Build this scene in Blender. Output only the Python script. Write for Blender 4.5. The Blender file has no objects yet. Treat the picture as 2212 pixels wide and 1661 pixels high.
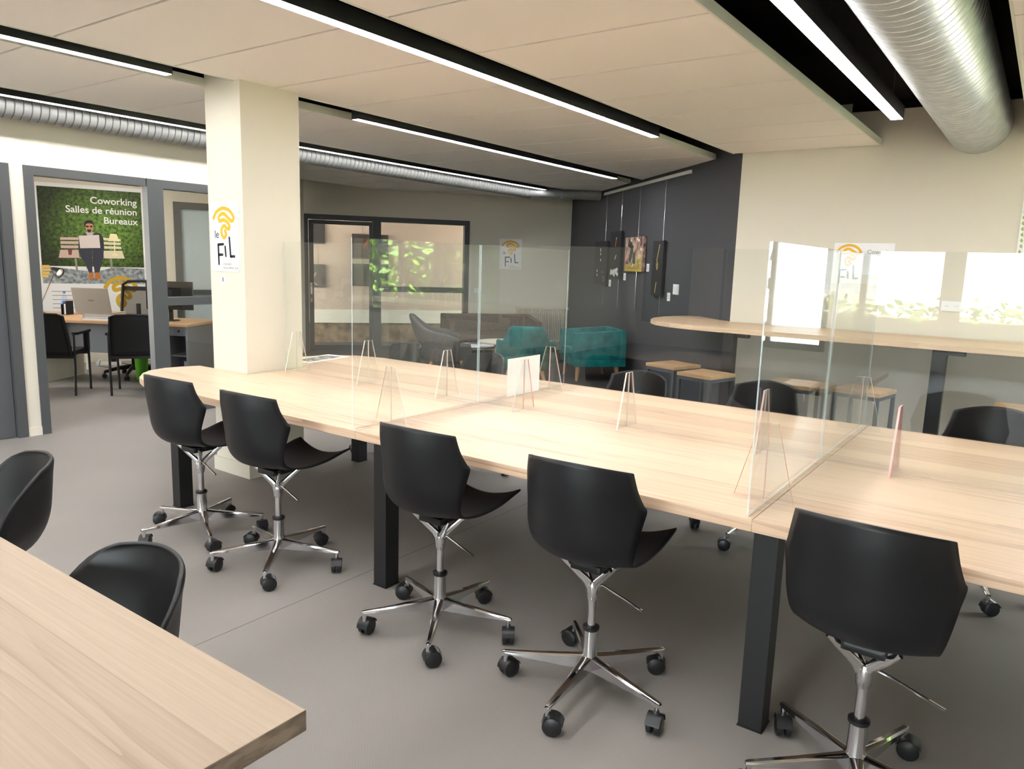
import bpy, bmesh, math, random
from math import sin, cos, pi, radians, sqrt
from mathutils import Vector, Matrix
rnd = random.Random(7)
SC = bpy.context.scene
COL = SC.collection

# ------------------------------------------------------------------ camera, sky, sun, daylight, exposure
cam_d = bpy.data.cameras.new('camera'); cam = bpy.data.objects.new('camera', cam_d); COL.objects.link(cam)
_r = Vector((0.8117463, 0.5832243, 0.0302862)); _d = Vector((0.1194389, -0.1150281, -0.9861556)); _f = Vector((-0.5716662, 0.8041256, -0.1630333))
cam.matrix_world = Matrix(((_r.x, -_d.x, -_f.x, 0), (_r.y, -_d.y, -_f.y, 0), (_r.z, -_d.z, -_f.z, 1.55), (0, 0, 0, 1)))
cam_d.sensor_width = 36.0; cam_d.lens = 36.0 * 1603.96 / 2212.0; cam_d.clip_end = 200
SC.camera = cam
SC.view_settings.view_transform = 'Standard'; SC.view_settings.look = 'None'
SC.view_settings.gamma = 1.0; SC.view_settings.use_curve_mapping = False
SC.view_settings.exposure = 1.25
SC.cycles.use_denoising = True
SC.cycles.transparent_max_bounces = 24; SC.cycles.max_bounces = 9; SC.cycles.diffuse_bounces = 3; SC.cycles.glossy_bounces = 5
SC.cycles.caustics_reflective = False; SC.cycles.caustics_refractive = False
SC.cycles.sample_clamp_indirect = 6.0

world = bpy.data.worlds.new('sky'); SC.world = world; world.use_nodes = True
_bg = world.node_tree.nodes['Background']; _bg.inputs[0].default_value = (0.86, 0.94, 1.0, 1); _bg.inputs[1].default_value = 12.0

sun_d = bpy.data.lights.new('sun', 'SUN'); sun_d.energy = 130.0; sun_d.angle = radians(0.6); sun_d.color = (1, .95, .85)
sun = bpy.data.objects.new('sun', sun_d); COL.objects.link(sun)
sun.rotation_euler = Vector((0.35, 0.45, -0.82)).to_track_quat('-Z', 'Y').to_euler()

def portal(loc, direction, w, h):
    l = bpy.data.lights.new('daylight_portal', 'AREA'); l.shape = 'RECTANGLE'; l.size = w; l.size_y = h
    l.cycles.is_portal = True
    o = bpy.data.objects.new('daylight_portal', l); COL.objects.link(o); o.location = loc
    o.rotation_euler = Vector(direction).to_track_quat('-Z', 'Z').to_euler()
portal((1.35, 7.46, 1.55), (0, -1, 0), 2.3, 1.5)
portal((2.80, 6.4, 1.55), (-1, 0, 0), 1.6, 1.5)
portal((-2.2, -7.16, 1.2), (0, 1, 0), 9.0, 2.4)

# ------------------------------------------------------------------ helpers
def S(r, g, b):
    f = lambda c: (c/255/12.92) if c/255 <= .04045 else ((c/255+.055)/1.055)**2.4
    return (f(r), f(g), f(b), 1)

def mat(name, col, rough=.6, metal=0, spec=.5, **kw):
    m = bpy.data.materials.new(name); m.use_nodes = True
    b = m.node_tree.nodes['Principled BSDF']
    b.inputs['Base Color'].default_value = col; b.inputs['Roughness'].default_value = rough
    b.inputs['Metallic'].default_value = metal; b.inputs['Specular IOR Level'].default_value = spec
    for k, v in kw.items(): b.inputs[k.replace('_', ' ')].default_value = v
    return m

def nodes(m):
    nt = m.node_tree
    return nt, nt.nodes['Principled BSDF'], (lambda t, **k: _nn(nt, t, k))
def _nn(nt, t, k):
    n = nt.nodes.new(t)
    for a, v in k.items():
        if a.startswith('i_'): n.inputs[int(a[2:])].default_value = v
        else: setattr(n, a, v)
    return n

def noise_mix(m, c1, c2, scale, coord='Object', detail=4, stretch=(1, 1, 1), lo=.35, hi=.65, bump=0):
    nt, b, N = nodes(m)
    tc = N('ShaderNodeTexCoord'); mp = N('ShaderNodeMapping'); mp.inputs['Scale'].default_value = stretch
    nt.links.new(tc.outputs[coord], mp.inputs[0])
    no = N('ShaderNodeTexNoise'); no.inputs['Scale'].default_value = scale; no.inputs['Detail'].default_value = detail
    nt.links.new(mp.outputs[0], no.inputs['Vector'])
    cr = N('ShaderNodeValToRGB'); cr.color_ramp.elements[0].position = lo; cr.color_ramp.elements[1].position = hi
    cr.color_ramp.elements[0].color = c1; cr.color_ramp.elements[1].color = c2
    nt.links.new(no.outputs[0], cr.inputs[0]); nt.links.new(cr.outputs[0], b.inputs['Base Color'])
    if bump:
        bp = N('ShaderNodeBump'); bp.inputs['Strength'].default_value = bump; bp.inputs['Distance'].default_value = .01
        nt.links.new(no.outputs[0], bp.inputs['Height']); nt.links.new(bp.outputs[0], b.inputs['Normal'])
    return m

def wood(name, base, dark, plank=.16, rough=.42, coat=0.0):
    """ash: long planks along X with fine grain and a few cathedral figures"""
    m = mat(name, base, rough)
    nt, b, N = nodes(m); L = nt.links.new
    tc = N('ShaderNodeTexCoord'); sp = N('ShaderNodeSeparateXYZ'); L(tc.outputs['Object'], sp.inputs[0])
    div = N('ShaderNodeMath', operation='DIVIDE', i_1=plank); L(sp.outputs[1], div.inputs[0])
    fl = N('ShaderNodeMath', operation='FLOOR'); L(div.outputs[0], fl.inputs[0])
    wn = N('ShaderNodeTexWhiteNoise', noise_dimensions='1D'); L(fl.outputs[0], wn.inputs['W'])
    off = N('ShaderNodeMath', operation='MULTIPLY', i_1=7.0); L(wn.outputs[0], off.inputs[0])
    ax = N('ShaderNodeMath', operation='ADD'); L(sp.outputs[0], ax.inputs[0]); L(off.outputs[0], ax.inputs[1])
    cb = N('ShaderNodeCombineXYZ'); L(ax.outputs[0], cb.inputs[0]); L(sp.outputs[1], cb.inputs[1]); L(sp.outputs[2], cb.inputs[2])
    mp = N('ShaderNodeMapping'); mp.inputs['Scale'].default_value = (.42, 9, 9); L(cb.outputs[0], mp.inputs[0])
    n1 = N('ShaderNodeTexNoise'); n1.inputs['Scale'].default_value = 1.0; n1.inputs['Detail'].default_value = 2; L(mp.outputs[0], n1.inputs[0])
    rg = N('ShaderNodeMath', operation='MULTIPLY', i_1=7.0); L(n1.outputs[0], rg.inputs[0])
    fr = N('ShaderNodeMath', operation='FRACT'); L(rg.outputs[0], fr.inputs[0])
    pw = N('ShaderNodeMath', operation='POWER', i_1=3.0); L(fr.outputs[0], pw.inputs[0])
    mp2 = N('ShaderNodeMapping'); mp2.inputs['Scale'].default_value = (3, 170, 170); L(cb.outputs[0], mp2.inputs[0])
    n2 = N('ShaderNodeTexNoise'); n2.inputs['Scale'].default_value = 1.0; n2.inputs['Detail'].default_value = 3; L(mp2.outputs[0], n2.inputs[0])
    mp3 = N('ShaderNodeMapping'); mp3.inputs['Scale'].default_value = (.5, 3, 3); L(cb.outputs[0], mp3.inputs[0])
    n3 = N('ShaderNodeTexNoise'); n3.inputs['Scale'].default_value = 1.3; L(mp3.outputs[0], n3.inputs[0])
    a1 = N('ShaderNodeMath', operation='MULTIPLY', i_1=.42); L(pw.outputs[0], a1.inputs[0])
    gate = N('ShaderNodeMapRange'); gate.inputs[1].default_value = .42; gate.inputs[2].default_value = .62; L(n3.outputs[0], gate.inputs[0])
    a1g = N('ShaderNodeMath', operation='MULTIPLY'); L(a1.outputs[0], a1g.inputs[0]); L(gate.outputs[0], a1g.inputs[1])
    a2 = N('ShaderNodeMath', operation='MULTIPLY_ADD', i_1=.55); L(n2.outputs[0], a2.inputs[0]); L(a1g.outputs[0], a2.inputs[2])
    a3 = N('ShaderNodeMath', operation='MULTIPLY_ADD', i_1=.30); L(wn.outputs[0], a3.inputs[0]); L(a2.outputs[0], a3.inputs[2])
    a4 = N('ShaderNodeMath', operation='SUBTRACT', i_1=.22); a4.use_clamp = True; L(a3.outputs[0], a4.inputs[0])
    # glue line between boards
    f2 = N('ShaderNodeMath', operation='FRACT'); L(div.outputs[0], f2.inputs[0])
    lt = N('ShaderNodeMath', operation='LESS_THAN', i_1=.012); L(f2.outputs[0], lt.inputs[0])
    ls = N('ShaderNodeMath', operation='MULTIPLY_ADD', i_1=.30); ls.use_clamp = True; L(lt.outputs[0], ls.inputs[0]); L(a4.outputs[0], ls.inputs[2])
    mx = N('ShaderNodeMix', data_type='RGBA'); L(ls.outputs[0], mx.inputs[0]); mx.inputs[6].default_value = base; mx.inputs[7].default_value = dark
    L(mx.outputs[2], b.inputs['Base Color'])
    b.inputs['Coat Weight'].default_value = coat
    return m

def thin_glass(name, tint=(1, 1, 1, 1), f0=.042, strength=1.0):
    m = bpy.data.materials.new(name); m.use_nodes = True; nt = m.node_tree; nt.nodes.clear(); L = nt.links.new
    out = nt.nodes.new('ShaderNodeOutputMaterial'); mix = nt.nodes.new('ShaderNodeMixShader'); tr = nt.nodes.new('ShaderNodeBsdfTransparent')
    gl = nt.nodes.new('ShaderNodeBsdfGlossy'); gl.inputs['Roughness'].default_value = 0.0; tr.inputs[0].default_value = tint
    lw = nt.nodes.new('ShaderNodeLayerWeight'); lw.inputs[0].default_value = .5
    p = nt.nodes.new('ShaderNodeMath'); p.operation = 'POWER'; p.inputs[1].default_value = 5; L(lw.outputs['Facing'], p.inputs[0])
    ma = nt.nodes.new('ShaderNodeMath'); ma.operation = 'MULTIPLY_ADD'; ma.inputs[1].default_value = (1-f0)*strength; ma.inputs[2].default_value = f0*strength
    L(p.outputs[0], ma.inputs[0]); L(ma.outputs[0], mix.inputs[0]); L(tr.outputs[0], mix.inputs[1]); L(gl.outputs[0], mix.inputs[2]); L(mix.outputs[0], out.inputs[0])
    return m

def emit(name, col, s):
    m = bpy.data.materials.new(name); m.use_nodes = True; nt = m.node_tree; b = nt.nodes['Principled BSDF']
    b.inputs['Base Color'].default_value = (.9, .9, .9, 1); b.inputs['Emission Color'].default_value = col; b.inputs['Emission Strength'].default_value = s
    return m

class MB:
    def __init__(s): s.bm = bmesh.new(); s.mi = 0
    def _tag(s, faces):
        for f in faces: f.material_index = s.mi
    def box(s, x0, x1, y0, y1, z0, z1, M=None, bevel=0):
        vs = [s.bm.verts.new((x, y, z)) for z in (z0, z1) for y in (y0, y1) for x in (x0, x1)]
        fs = [s.bm.faces.new([vs[i] for i in q]) for q in ((0, 2, 3, 1), (4, 5, 7, 6), (0, 1, 5, 4), (2, 6, 7, 3), (0, 4, 6, 2), (1, 3, 7, 5))]
        if bevel:
            es = list({e for f in fs for e in f.edges})
            r = bmesh.ops.bevel(s.bm, geom=es, offset=bevel, segments=2, profile=.7, affect='EDGES')
            vs = list({v for f in r['faces'] for v in f.verts} | {v for v in vs if v.is_valid})
            fs = list({f for v in vs for f in v.link_faces})
        s._tag(fs)
        if M: bmesh.ops.transform(s.bm, matrix=M, verts=vs)
        return s
    def prism(s, pts, z0, z1, M=None, bevel=0, side=None):
        n = len(pts)
        a = [s.bm.verts.new((p[0], p[1], z0)) for p in pts]; b = [s.bm.verts.new((p[0], p[1], z1)) for p in pts]
        fs = [s.bm.faces.new(a[::-1]), s.bm.faces.new(b)]; s._tag(fs)
        sd = [s.bm.faces.new((a[i], a[(i+1) % n], b[(i+1) % n], b[i])) for i in range(n)]
        s._tag(sd)
        if side is not None:
            for f in sd: f.material_index = side
        vs = a + b
        if bevel:
            es = [e for f in fs for e in f.edges]
            r = bmesh.ops.bevel(s.bm, geom=es, offset=bevel, segments=2, profile=.7, affect='EDGES')
            vs = list({v for f in r['faces'] for v in f.verts} | {v for v in vs if v.is_valid})
        if M: bmesh.ops.transform(s.bm, matrix=M, verts=list({v for v in vs if v.is_valid} | {v for f in fs + sd if f.is_valid for v in f.verts}))
        return s
    def cyl(s, p, q, r, r2=None, n=16, caps=True):
        return s.tube([p, q], [r, r if r2 is None else r2], n, caps)
    def tube(s, pts, r, n=10, caps=True, flat=1.0):
        pts = [Vector(p) for p in pts]; k = len(pts)
        rs = r if isinstance(r, (list, tuple)) else [r]*k
        rings = []; up0 = None
        for i, p in enumerate(pts):
            t = (pts[min(i+1, k-1)] - pts[max(i-1, 0)]).normalized()
            if up0 is None: up0 = Vector((0, 0, 1)) if abs(t.z) < .9 else Vector((0, 1, 0))
            sd = t.cross(up0).normalized(); up = sd.cross(t).normalized(); up0 = up
            rings.append([s.bm.verts.new(p + (sd*cos(2*pi*j/n) + up*flat*sin(2*pi*j/n))*rs[i]) for j in range(n)])
        fs = []
        for a, b in zip(rings, rings[1:]):
            fs += [s.bm.faces.new((a[j], a[(j+1) % n], b[(j+1) % n], b[j])) for j in range(n)]
        if caps: fs += [s.bm.faces.new(rings[0][::-1]), s.bm.faces.new(rings[-1])]
        s._tag(fs); return s
    def lathe(s, prof, n=24, M=None, c=(0, 0, 0), caps=True):
        rings = [[s.bm.verts.new((c[0]+r*cos(2*pi*j/n), c[1]+r*sin(2*pi*j/n), c[2]+z)) for j in range(n)] for r, z in prof]
        fs = []
        for a, b in zip(rings, rings[1:]):
            fs += [s.bm.faces.new((a[j], a[(j+1) % n], b[(j+1) % n], b[j])) for j in range(n)]
        if caps: fs += [s.bm.faces.new(rings[0][::-1]), s.bm.faces.new(rings[-1])]
        s._tag(fs)
        if M: bmesh.ops.transform(s.bm, matrix=M, verts=[v for r in rings for v in r])
        return s
    def grid(s, P, close=False):
        V = [[s.bm.verts.new(p) for p in row] for row in P]; fs = []
        for a, b in zip(V, V[1:]):
            m = len(a)
            for j in range(m if close else m-1): fs.append(s.bm.faces.new((a[j], a[(j+1) % m], b[(j+1) % m], b[j])))
        s._tag(fs); return s
    def quad(s, *ps):
        s._tag([s.bm.faces.new([s.bm.verts.new(p) for p in ps])]); return s
    def build(s, name, mats, parent=None, loc=(0, 0, 0), rotz=0, smooth=False, M=None, recalc=True):
        me = bpy.data.meshes.new(name)
        if recalc: bmesh.ops.recalc_face_normals(s.bm, faces=s.bm.faces)
        if smooth:
            for f in s.bm.faces: f.smooth = True
        s.bm.to_mesh(me); s.bm.free()
        for m in (mats if isinstance(mats, (list, tuple)) else [mats]): me.materials.append(m)
        if smooth: me.set_sharp_from_angle(angle=radians(38))
        o = bpy.data.objects.new(name, me); COL.objects.link(o)
        if parent: o.parent = parent
        o.location = loc; o.rotation_euler = (0, 0, rotz)
        if M is not None: o.matrix_world = M if parent is None else M
        return o

def tag(o, label=None, cat=None, group=None, kind=None):
    if label: o['label'] = label
    if cat: o['category'] = cat
    if group: o['group'] = group
    if kind: o['kind'] = kind
    return o
def thing(name, label, cat, loc=(0, 0, 0), rotz=0, group=None):
    o = bpy.data.objects.new(name, None); COL.objects.link(o); o.empty_display_size = .1
    o.location = loc; o.rotation_euler = (0, 0, rotz)
    return tag(o, label, cat, group)
def struct(o): o['kind'] = 'structure'; return o
def copy_tree(o, parent=None):
    c = o.copy(); COL.objects.link(c)
    if parent: c.parent = parent
    for ch in list(o.children): copy_tree(ch, c)
    return c
def mod_solid(o, t, off=0, sub=0):
    m = o.modifiers.new('solid', 'SOLIDIFY'); m.thickness = t; m.offset = off
    if sub: s = o.modifiers.new('sub', 'SUBSURF'); s.levels = sub; s.render_levels = sub
    return o
def text(body, size, mat_, parent, M, align='LEFT', name='lettering', extrude=.0006, bold=0):
    cu = bpy.data.curves.new(name, 'FONT'); cu.body = body; cu.size = size; cu.align_x = align; cu.extrude = extrude; cu.offset = bold
    cu.materials.append(mat_); o = bpy.data.objects.new(name, cu); COL.objects.link(o)
    me = bpy.data.meshes.new_from_object(o.evaluated_get(bpy.context.evaluated_depsgraph_get()))
    bpy.data.objects.remove(o); bpy.data.curves.remove(cu); me.name = name
    if not me.materials: me.materials.append(mat_)
    o = bpy.data.objects.new(name, me); COL.objects.link(o)
    if parent: o.parent = parent
    o.matrix_local = M; return o
def frame_wall(origin, d):
    """local x along d (horizontal), local y up, local z out of the wall (towards -cross)"""
    x = Vector((d[0], d[1], 0)).normalized(); y = Vector((0, 0, 1)); z = x.cross(y)
    return Matrix(((x.x, y.x, z.x, origin[0]), (x.y, y.y, z.y, origin[1]), (x.z, y.z, z.z, origin[2]), (0, 0, 0, 1)))
T3 = Matrix.Translation
def crom(rows, n):
    out = []; k = len(rows)
    for i in range(n):
        t = i*(k-1)/(n-1); a = min(int(t), k-2); u = t-a
        p0, p1, p2, p3 = rows[max(a-1, 0)], rows[a], rows[a+1], rows[min(a+2, k-1)]
        out.append([.5*(2*p1[c]+(p2[c]-p0[c])*u+(2*p0[c]-5*p1[c]+4*p2[c]-p3[c])*u*u+(3*p1[c]-p0[c]-3*p2[c]+p3[c])*u**3) for c in range(len(p1))])
    return out

# ------------------------------------------------------------------ materials
M_wall = mat('cream_paint', S(224, 217, 202), .85, spec=.25)
M_block = mat('anthracite_blockwork', S(74, 74, 77), .8, spec=.3)
M_tile = mat('ceiling_tile', S(250, 245, 238), .9, spec=.2)
M_tbar = mat('ceiling_bar', S(186, 172, 156), .7)
M_rafttrim = mat('raft_edge', S(225, 228, 215), .5)
M_black = mat('black_void', S(16, 16, 17), .9, spec=.1)
M_frame = mat('grey_frame', S(78, 80, 82), .5)
M_framedk = mat('dark_frame', S(66, 69, 73), .45)
M_blackmetal = mat('black_metal', S(20, 20, 22), .42)
M_plastic = mat('black_polypropylene', S(19, 19, 22), .45, spec=.4)
M_caster = mat('caster_plastic', S(24, 24, 26), .4)
M_chrome = mat('chrome', (.70, .70, .72, 1), .09, 1)
M_alu = mat('polished_aluminium', (.66, .66, .68, 1), .13, 1)
M_galvdull = mat('galvanised_dull', (.26, .26, .25, 1), .6, .5)
M_galv = noise_mix(mat('galvanised', (.5, .53, .52, 1), .40, 1), (.44, .47, .46, 1), (.56, .58, .57, 1), 14)
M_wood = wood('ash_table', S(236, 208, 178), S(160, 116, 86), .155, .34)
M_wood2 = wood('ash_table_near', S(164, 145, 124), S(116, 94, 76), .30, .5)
M_woodc = wood('ash_counter', S(226, 198, 166), S(170, 124, 84), .2)
M_woodst = wood('stool_wood', S(176, 144, 108), S(120, 90, 60), .12)
M_woodleg = mat('beech_leg', S(214, 166, 112), .5)
M_deskwood = wood('desk_wood', S(218, 176, 130), S(170, 125, 85), .4)
M_endgrain = mat('end_grain', S(150, 132, 118), .65)
noise_mix(M_endgrain, S(126, 110, 98), S(166, 148, 132), 60, stretch=(1, .25, 1), lo=.4, hi=.6)
M_white = mat('white_print', S(244, 244, 244), .6)
M_paper = mat('paper', S(250, 250, 252), .7)
M_yellow = mat('logo_yellow', S(236, 178, 52), .6)
M_ink = mat('ink', S(28, 28, 40), .6)
M_inklight = mat('ink_grey', S(150, 148, 150), .6)
M_teal = noise_mix(mat('teal_fabric', S(16, 112, 112), .85, spec=.2), S(13, 98, 100), S(24, 128, 126), 9, bump=.1)
M_greyfab = noise_mix(mat('grey_fabric', S(96, 92, 92), .9, spec=.2), S(86, 82, 82), S(106, 102, 101), 60, bump=.1)
M_taupe = noise_mix(mat('taupe_fabric', S(112, 98, 90), .9, spec=.2), S(104, 90, 82), S(120, 106, 98), 40)
M_led = emit('led_diffuser', (.98, .98, 1, 1), 24.0)
M_lampglow = emit('bulb_glow', (1, .85, .6, 1), 12.0)
M_acryl = thin_glass('acrylic', (.985, .995, .99, 1))
M_acryledge = mat('acrylic_edge', S(222, 243, 248), .25, Alpha=.55)
M_footedge = mat('foot_edge_film', S(252, 226, 218), .35, Alpha=.8)
M_footred = mat('foot_red_film', S(246, 190, 186), .4)
M_glass = thin_glass('window_glass', (.97, .98, .97, 1))
M_mesh = mat('black_mesh', S(22, 22, 23), .8)
M_socket = mat('white_plastic', S(240, 240, 238), .4)
M_rad = mat('radiator_enamel', S(214, 206, 190), .5)
M_green = mat('green_plastic', S(104, 190, 44), .5)
M_navy = mat('navy_plastic', S(34, 40, 84), .5)
M_leaf = noise_mix(mat('leaf', S(80, 120, 40), .5), S(38, 82, 18), S(122, 160, 50), 3.1)
M_lawn = noise_mix(mat('terrace', S(190, 182, 170), .9), S(180, 172, 160), S(202, 194, 182), 4)
M_silver = mat('silver_laptop', S(198, 186, 172), .42, .55)
M_greypanel = mat('grey_laminate', S(126, 127, 132), .6)
M_red = mat('red_paper', S(220, 70, 90), .6)

def blockwork():
    nt, b, N = nodes(M_block); L = nt.links.new
    tc = N('ShaderNodeTexCoord'); mp = N('ShaderNodeMapping'); L(tc.outputs['Object'], mp.inputs[0])
    mp.inputs['Rotation'].default_value = (pi/2, 0, 0)
    br = N('ShaderNodeTexBrick'); br.inputs['Scale'].default_value = 1.0; br.inputs['Brick Width'].default_value = .5; br.inputs['Row Height'].default_value = .21
    br.inputs['Mortar Size'].default_value = .008; L(mp.outputs[0], br.inputs[0])
    br.inputs['Color1'].default_value = S(80, 80, 84); br.inputs['Color2'].default_value = S(90, 90, 93); br.inputs['Mortar'].default_value = S(74, 74, 78)
    L(br.outputs[0], b.inputs['Base Color'])
    bp = N('ShaderNodeBump'); bp.inputs['Strength'].default_value = .6; bp.inputs['Distance'].default_value = .01; bp.invert = True
    L(br.outputs['Fac'], bp.inputs['Height']); L(bp.outputs[0], b.inputs['Normal'])
blockwork()
def floor_mat(name, c1, c2, bump):
    m = mat(name, c1, .55, spec=.35); nt, b, N = nodes(m); L = nt.links.new
    tc = N('ShaderNodeTexCoord')
    n1 = N('ShaderNodeTexNoise'); n1.inputs['Scale'].default_value = 1.7; n1.inputs['Detail'].default_value = 5; L(tc.outputs['Object'], n1.inputs[0])
    w = N('ShaderNodeTexChecker'); w.inputs['Scale'].default_value = 160; L(tc.outputs['Object'], w.inputs[0])
    w.inputs[1].default_value = (0, 0, 0, 1); w.inputs[2].default_value = (1, 1, 1, 1)
    mx = N('ShaderNodeMix', data_type='RGBA'); mx.inputs[6].default_value = c1; mx.inputs[7].default_value = c2
    ad = N('ShaderNodeMath', operation='MULTIPLY_ADD', i_1=.35); L(w.outputs[0], ad.inputs[0]); L(n1.outputs[0], ad.inputs[2])
    L(ad.outputs[0], mx.inputs[0]); L(mx.outputs[2], b.inputs['Base Color'])
    bp = N('ShaderNodeBump'); bp.inputs['Strength'].default_value = bump; bp.inputs['Distance'].default_value = .002
    L(w.outputs[0], bp.inputs['Height']); L(bp.outputs[0], b.inputs['Normal']); return m
M_floor = floor_mat('vinyl_weave', S(131, 126, 122), S(148, 142, 137), .25)
M_carpet = floor_mat('dark_carpet', S(54, 51, 50), S(66, 62, 60), .4)
M_stone = mat('old_stone', S(120, 96, 74), .9)
noise_mix(M_stone, S(70, 52, 38), S(150, 126, 98), 5, stretch=(1, 1, 2.4), lo=.3, hi=.7, bump=.8)

# ------------------------------------------------------------------ the shell
F_FAR = frame_wall((-9.910, 7.782, 0), (.6176, .7865)); F_DARK = frame_wall((-2.56, 7.335, 0), (.7287, -.685))
F_WHITE = frame_wall((0, 7.335, 0), (1, 0)); F_LEFT = frame_wall((-6.72, 0, 0), (0, 1)); F_OFF = frame_wall((-10.76, 4.67, 0), (.34152, .93987))
F_COR = frame_wall((-13.9*.7865, 13.9*.6176, 0), (.6176, .7865))
ZS = 3.02
struct(MB().prism([(-14, -7), (2.6, -7), (2.6, 4.30), (-6.72, 4.30), (-6.72, 5.25), (-9.91, 7.78), (-14, 11)], -.06, 0).build('floor', M_floor))
struct(MB().prism([(2.6, 4.30), (2.6, 15), (-14, 15), (-14, 11), (-9.91, 7.78), (-6.72, 5.25), (-6.72, 4.30)], -.06, 0).build('floor', M_carpet))
struct(MB().box(-2.5975, -2.5945, -4.4, 4.30, 0, .0015).build('trim_1', mat('weld_seam', S(132, 127, 122), .6)))
struct(MB().box(-60, 60, -60, 60, -.12, -.08).build('ground', M_lawn))
struct(MB().box(-14, 2.75, -8.5, 15, ZS, ZS+.15).build('ceiling', M_black))  # slab runs past the back wall as added eaves that block the sun

def wall(name, F, parts, m, th=.1):
    b = MB()
    for x0, x1, y0, y1 in parts: b.box(x0, x1, y0, y1, -th, 0)
    o = b.build(name, m); o.matrix_world = F; return struct(o)
wall('wall_left', F_LEFT, [(-7.0, 1.56, 0, ZS), (1.56, 2.563, 2.19, ZS), (2.563, 2.667, 0, ZS), (2.667, 5.0, 2.19, ZS), (5.0, 5.3, 0, ZS)], M_wall)
wall('wall_far', F_FAR, [(.0, .159, 0, ZS), (.159, 2.882, 2.21, ZS), (2.882, 4.86, 0, ZS)], M_wall)
wall('wall_dark', F_DARK, [(-6.18, 0, 0, ZS)], M_block)
wall('wall_white', F_WHITE, [(-2.56, .2, 0, ZS), (.2, 2.6, 0, .8), (.2, 2.6, 2.3, ZS)], M_wall)
wall('wall_office', F_OFF, [(-4.2, 1.40, 0, ZS), (1.40, 2.5, 2.25, ZS), (1.40, 2.5, 0, .1), (2.5, 3.3, 0, ZS)], M_wall)
wall('wall_return', frame_wall((-6.76, 5.25, 0), (-.7865, .6176)), [(0, 4.0, 0, ZS)], M_wall)
wall('wall_side', frame_wall((2.6, 7.4, 0), (0, -1)), [(0, .2, 0, ZS), (.2, 1.8, 0, .8), (.2, 1.8, 2.3, ZS), (1.8, 14.4, 0, ZS)], M_wall)
wall('wall_back', frame_wall((2.6, -7.0, 0), (-1, 0)), [(0, .3, 0, ZS), (.3, 5.0, 2.4, ZS), (.3, 5.0, 0, .32), (5.0, 5.2, 0, ZS), (5.2, 7.6, 0, .45), (5.2, 7.6, 2.4, ZS), (7.6, 8.2, 0, ZS), (8.2, 9.2, 0, .45), (8.2, 9.2, 2.4, ZS), (9.2, 9.4, 0, ZS)], M_wall)
wall('wall_corridor', F_COR, [(-1.5, 5, .36, ZS)], mat('beige_paint', S(182, 164, 150), .85))
wall('wall_stone', F_COR, [(-1.5, 5, 0, .36)], M_stone, .16)
struct(MB().box(-10.9, -6.82, .5, .6, 0, ZS).build('wall_office_end', M_wall))
# paint band and skirtings
def along(name, F, boxes, m):
    b = MB()
    for q in boxes: b.box(*q)
    o = b.build(name, m); o.matrix_world = F; return struct(o)
along('trim_2', F_WHITE, [(-1.6, .2, 2.945, ZS, 0, .02)], M_black)
along('baseboard_left', F_LEFT, [(2.563, 2.667, 0, .07, 0, .012)], M_wall)
along('baseboard_office', F_OFF, [(-4, 1.40, 0, .10, 0, .012)], M_wall)
along('baseboard_white', F_WHITE, [(-2.55, 2.5, 0, .08, 0, .012)], M_wall)
along('trim_3', F_COR, [(-1.5, 5, .36, .60, 0, .06)], M_wall)
# column
b = MB().box(-4.76, -4.37, 3.03, 3.495, 0, ZS)
col = struct(b.build('column', M_wall))
struct(MB().box(-4.775, -4.355, 3.015, 3.51, 0, .10).build('baseboard_column', M_wall))

# suspended ceiling rafts of 675 mm tiles
def inside(p, clip): return all(a*p[0]+bb*p[1] <= c for a, bb, c in clip)
def clip_poly(poly, clip):
    for a, bb, c in clip:
        out = []
        for i, p in enumerate(poly):
            q = poly[(i+1) % len(poly)]; dp = a*p[0]+bb*p[1]-c; dq = a*q[0]+bb*q[1]-c
            if dp <= 0: out.append(p)
            if dp*dq < 0: t = dp/(dp-dq); out.append((p[0]+(q[0]-p[0])*t, p[1]+(q[1]-p[1])*t))
        poly = out
        if len(poly) < 3: return []
    return poly
CL_DARK = (.685, .7287, .685*-2.56+.7287*7.335-.06)
CL_FAR = (-.7865, .6176, 12.57)
def raft(x0, x1, y0, y1, clip):
    t = MB(); z = 2.65; step = .675; base = 2.63
    k = math.floor((y0-base)/step); y = base+k*step
    while y < y1:
        p = clip_poly([(x0+.012, max(y, y0)+.009), (x1-.012, max(y, y0)+.009), (x1-.012, min(y+step, y1)-.009), (x0+.012, min(y+step, y1)-.009)], clip)
        if len(p) >= 3: t.prism(p, z, z+.02)
        y += step
    p = clip_poly([(x0+.006, y0), (x1-.006, y0), (x1-.006, y1), (x0+.006, y1)], clip)
    t.mi = 1; t.prism(p, z+.012, z+.03)
    t.mi = 2
    for xa in (x0, x1-.012):
        q = clip_poly([(xa, y0), (xa+.012, y0), (xa+.012, y1), (xa, y1)], clip)
        t.prism(q, z-.004, z+.05)
    return struct(t.build('ceiling_raft', [M_tile, M_tbar, M_rafttrim]))
raft(-2.65, -1.335, -4.3, 7.32, [])
raft(-4.44, -2.93, -4.3, 10, [CL_DARK])
raft(-6.13, -4.76, -4.3, 11.2, [CL_DARK, CL_FAR])
raft(-9.07, -6.86, 5.5, 11.4, [CL_DARK, CL_FAR])
raft(-.27, 1.2, -4.3, 7.32, [])
raft(1.3, 2.58, -4.3, 7.32, [])
# office ceiling and corridor ceiling in white
struct(MB().box(-11.2, -6.83, .6, 6.6, 2.66, 2.70).build('ceiling', M_tile))
b = MB(); b.box(-1.2, 4.85, 2.6, 2.64, -1.2, -.12); o = b.build('ceiling', M_tile); o.matrix_world = F_FAR; struct(o)

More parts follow.
